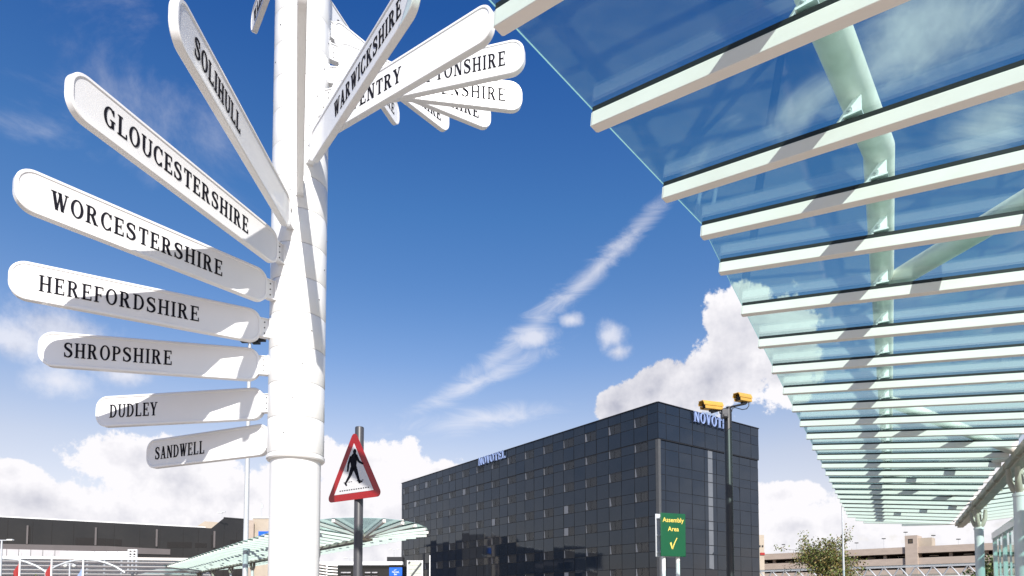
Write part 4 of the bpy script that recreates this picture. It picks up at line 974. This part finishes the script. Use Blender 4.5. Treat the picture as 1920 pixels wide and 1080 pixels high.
# ribbed pale screen
rs = thing('ribbed_screen', 'pale ribbed panel with a diagonal brace before the hotel corner', 'screen', (atY(777, 1070, 50).x, 50, 0))
a = atY(764, 1100, 50); b = atY(792, 1052, 50); hgt = b.z - .6
m = MB()
n = 26
for i in range(n): 
    z_ = .6 + hgt * i / n; m.box(((a.x + b.x) / 2, 50 + (.02 if i % 2 else 0), z_ + hgt / n / 2), (b.x - a.x - .1, .05, hgt / n))
m.build('ribbed_panel', 'clad_pale', rs)
m = MB()
for x in (a.x, b.x): m.bar((x, 50, 0), (x, 50, b.z + .05), .09, .09, up=(0, 1, 0))
m.bar((a.x, 50, b.z), (b.x, 50, b.z), .08, .08); m.build('frame', 'white_paint', rs)
m = MB(); m.bar(atY(771, 1080, 49.9), atY(790, 1055.5, 49.9), .05, .1); m.bar(atY(766, 1056, 49.9), atY(769, 1053, 49.9), .05, .1); m.build('brace', 'corner_grey', rs)
# small round-ended green glass roof
sg = thing('bus_shelter', 'small curved green glass shelter roof behind the far canopy column', 'shelter', (atY(614, 1070, 60).x, 60, 0))
for i in range(5):
    m = MB(); z_ = atY(614, 1059 + 5.5 * i, 60).z; c_ = atY(613, 1060, 60)
    m.tube([(c_.x - 1.3, 60, z_ + .02), (c_.x - .6, 59.6, z_ + .08), (c_.x + .2, 59.5, z_ - .05), (c_.x + 1.0, 59.9, z_ - .10)], .075, 8); m.build('roof_rib', 'beam_white', sg)
m = MB(); z_ = atY(614, 1060, 60).z; z2 = 2.6
m.add([(c_.x - 1.3, 60.2, z_), (c_.x + 1, 60.2, z_ - .1), (c_.x + 1, 60.2, z2), (c_.x - 1.3, 60.2, z2), (c_.x - 1.3, 60.23, z_), (c_.x + 1, 60.23, z_ - .1), (c_.x + 1, 60.23, z2), (c_.x - 1.3, 60.23, z2)], [(0, 1, 2, 3), (7, 6, 5, 4), (0, 4, 5, 1), (1, 5, 6, 2), (2, 6, 7, 3), (3, 7, 4, 0)]); m.build('glass_pane', 'far_glass', sg)
m = MB(); m.tube([(c_.x, 60, 0), (c_.x, 60, z_)], .09, 10); m.build('post', 'white_paint', sg)

# ------------------------------------------------------------------ multi-storey car park
K0 = atY(1400, 1041, 202); K0.z = 0; dK = V2(133.4); nK = Vector((dK.y, -dK.x, 0)); nK = nK if nK.y < 0 else -nK
cp = thing('car_park', 'tan concrete multi storey car park along the horizon at right', 'car park', K0)
def kt(u):
    r = ray(u, 1000); return ((K0.x * r.y - K0.y * r.x) / (r.x * dK.y - r.y * dK.x))
LK = kt(1960); zr = 15.75
def KB(name, mt, t0_, t1_, z0, z1, o0, o1):
    m = MB(); m.prism([(t0_, z0), (t1_, z0), (t1_, z1), (t0_, z1)], K0, dK, up, nK, o0, o1); return m.build(name, mt, cp)
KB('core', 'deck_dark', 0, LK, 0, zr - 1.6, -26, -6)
bands = [(zr, zr - 1.75), (zr - 2.95, zr - 4.75), (zr - 5.9, zr - 7.6), (zr - 8.7, zr - 10.4), (zr - 11.6, zr - 13.3)]
for i, (z1, z0) in enumerate(bands):
    KB('parapet', 'concrete', 0, LK, z0, z1, -.3, 0); KB('deck', 'concrete', 0, LK, z0 + .1, z0 + .4, -6, -.3)
    k = 0
    while k * 7.5 < LK:
        m = MB(); m.prism([(k * 7.5, z0 - 1.3), (k * 7.5 + .7, z0 - 1.3), (k * 7.5 + .7, z0), (k * 7.5, z0)], K0, dK, up, nK, -2.2, -1.4)
        if i < 3: m.build('column', 'concrete', cp)
        k += 1
    if i < 2:
        k = 0
        while k * 7.5 + 3 < LK:
            m = MB(); m.prism([(k * 7.5 + 2.6, z0 - .62), (k * 7.5 + 4.6, z0 - .62), (k * 7.5 + 4.6, z0 - .40), (k * 7.5 + 2.6, z0 - .40)], K0, dK, up, nK, -5.0, -4.8); m.build('ceiling_light', 'lamp_glass', cp); k += 1
ta_, tb_ = kt(1697), kt(1720)
KB('stair_tower', 'concrete', ta_, tb_, 0, 18.7, -5, .5)
KB('stair_tower_side', 'concrete_pale', tb_ + .01, tb_ + 3, 15.6, 18.0, -5, -1)
m = MB(); m.prism([(kt(1703), 16.6), (kt(1712), 16.6), (kt(1712), 17.8), (kt(1703), 17.8)], K0, dK, up, nK, .5, .53); m.build('tower_window', 'win_frame', cp)
m = MB(); m.prism([(kt(1704.5), 16.8), (kt(1710.5), 16.8), (kt(1710.5), 17.6), (kt(1704.5), 17.6)], K0, dK, up, nK, .531, .54); m.build('tower_glass', 'bark', cp)
tw = atY(1426, 1003, 190); t = thing('stair_block', 'small pale tower with red base at the hotel right edge', 'tower', (tw.x, 190, 0))
m = MB(); m.box((tw.x, 192, tw.z / 2), (2.0, 4, tw.z)); m.build('wall', 'concrete_pale', t)
m = MB(); m.box((tw.x + .4, 189.9, atY(1426, 1038.5, 190).z), (1.3, .3, .7)); m.build('red_band', 'red_sheet', t)
m = MB(); m.box((tw.x - .3, 189.9, atY(1426, 1024, 190).z), (.4, .2, .5)); m.box((tw.x + .5, 189.9, atY(1426, 1024, 190).z), (.4, .2, .5)); m.build('window', 'win_frame', t)
# brown fascia below the truss canopy
m = MB(); m.bar(zz(cpP + cpX * 4, 5.2), zz(cpQ + cpX * 4, 5.2), .3, 1.2); tag(m.build('site_hoarding', 'gutter_cream', None, loc=zz(cpP.lerp(cpQ, .5), 5.2)), 'long brown hoarding board behind the zigzag canopy', 'hoarding')

# ------------------------------------------------------------------ trees
def tree(name, label, u, v, Y, wpx, mats, nleaf, seed, ls=.16, sparse=1.0, low=None):
    a = atY(u, v, Y); rw = wpx / F * Y / 2; rnd = random.Random(seed); top = a.z; t = thing(name, label, 'tree', (a.x, Y, 0))
    m = MB(); m.tube([(a.x, Y, 0), (a.x + .05, Y, top * .3), (a.x - .03, Y, top * .6)], [.16 * rw / 2, .12 * rw / 2, .06 * rw / 2], 9)
    tipsL = []
    for i in range(34):
        an = rnd.uniform(0, 6.283); s0 = Vector((a.x, Y, top * rnd.uniform(.28, .6))); el = rnd.uniform(.25, 1.25)
        ln = rw * rnd.uniform(.7, 1.15) * (1.0 if el < .8 else 1.1)
        e = s0 + Vector((math.cos(an) * math.cos(el) * ln, math.sin(an) * math.cos(el) * ln, math.sin(el) * ln * 1.15)); e.z = min(e.z, top - .05 * rnd.random() * top)
        mid = s0.lerp(e, .5) + Vector((rnd.uniform(-.1, .1), rnd.uniform(-.1, .1), .12)) * rw
        m.tube([s0, mid, e], [.035 * rw / 2, .02 * rw / 2, .006], 5)
        for k in range(5):
            b_ = mid.lerp(e, rnd.random()); f_ = b_ + Vector((rnd.gauss(0, .28), rnd.gauss(0, .28), rnd.gauss(.12, .2))) * rw; f_.z = min(f_.z, top)
            m.tube([b_, f_], [.012 * rw / 2, .004], 4); tipsL.append((b_, f_))
    m.build('trunk', 'bark', t, sharp=60)
    c = MB()
    for i in range(nleaf):
        b_, f_ = rnd.choice(tipsL); s_ = rnd.random() ** .7; p_ = b_.lerp(f_, s_ * 1.1) + Vector((rnd.gauss(0, 1), rnd.gauss(0, 1), rnd.gauss(0, 1))) * .075 * rw
        if rnd.random() > sparse * (1.25 - (p_.z / top)): 
            if p_.z > top * .62 and rnd.random() < .55: continue
        n_ = Vector((rnd.gauss(0, 1), rnd.gauss(0, 1), rnd.gauss(0, 1))).normalized(); x_ = n_.orthogonal().normalized(); y_ = n_.cross(x_); l = ls * rnd.uniform(.6, 1.3)
        c.mat(0 if rnd.random() < .6 else 1); c.add([p_ - x_ * l * .5, p_ - y_ * l * .28, p_ + x_ * l * .5, p_ + y_ * l * .28], [(0, 1, 2, 3)])
    c.build('crown', mats, t)
    return t
tree('tree', 'sparse olive and brown leafed tree in front of the car park', 1545, 1001, 42, 125, ['leaf_olive', 'leaf_autumn'], 8500, 11, .15, 1.25)
tree('tree', 'small rounded green tree before the arched white canopy', 181, 1061, 50, 30, ['leaf_green', 'leaf_olive'], 900, 5, .2)
tree('tree', 'dark green tree seen through the shelter glass at lower right', 1880, 1030, 36, 95, ['leaf_green', 'leaf_olive'], 2200, 8, .2)
for i, (u, v, Y, w_) in enumerate(((55, 1068, 56, 40), (75, 1069, 58, 36))):
    tree('shrub', ('dark bushy shrub under the left end of the arched canopy', 'dark bushy shrub right of another one under the arched canopy')[i], u, v, Y, w_, ['leaf_green', 'leaf_olive'], 900, 20 + i, .2)
# low wall under the terminal canopy
m = MB(); a = atY(95, 1060, 72); b = atY(420, 1060, 74); m.bar(Vector((a.x, 72, 2.0)), Vector((b.x, 74, 2.0)), .4, 4.0)
tag(m.build('plinth_wall', 'terminal_band', None, loc=((a.x + b.x) / 2, 73, 2)), 'brown grey low wall behind the arched canopy struts', 'wall')
print('objects', len(bpy.data.objects))
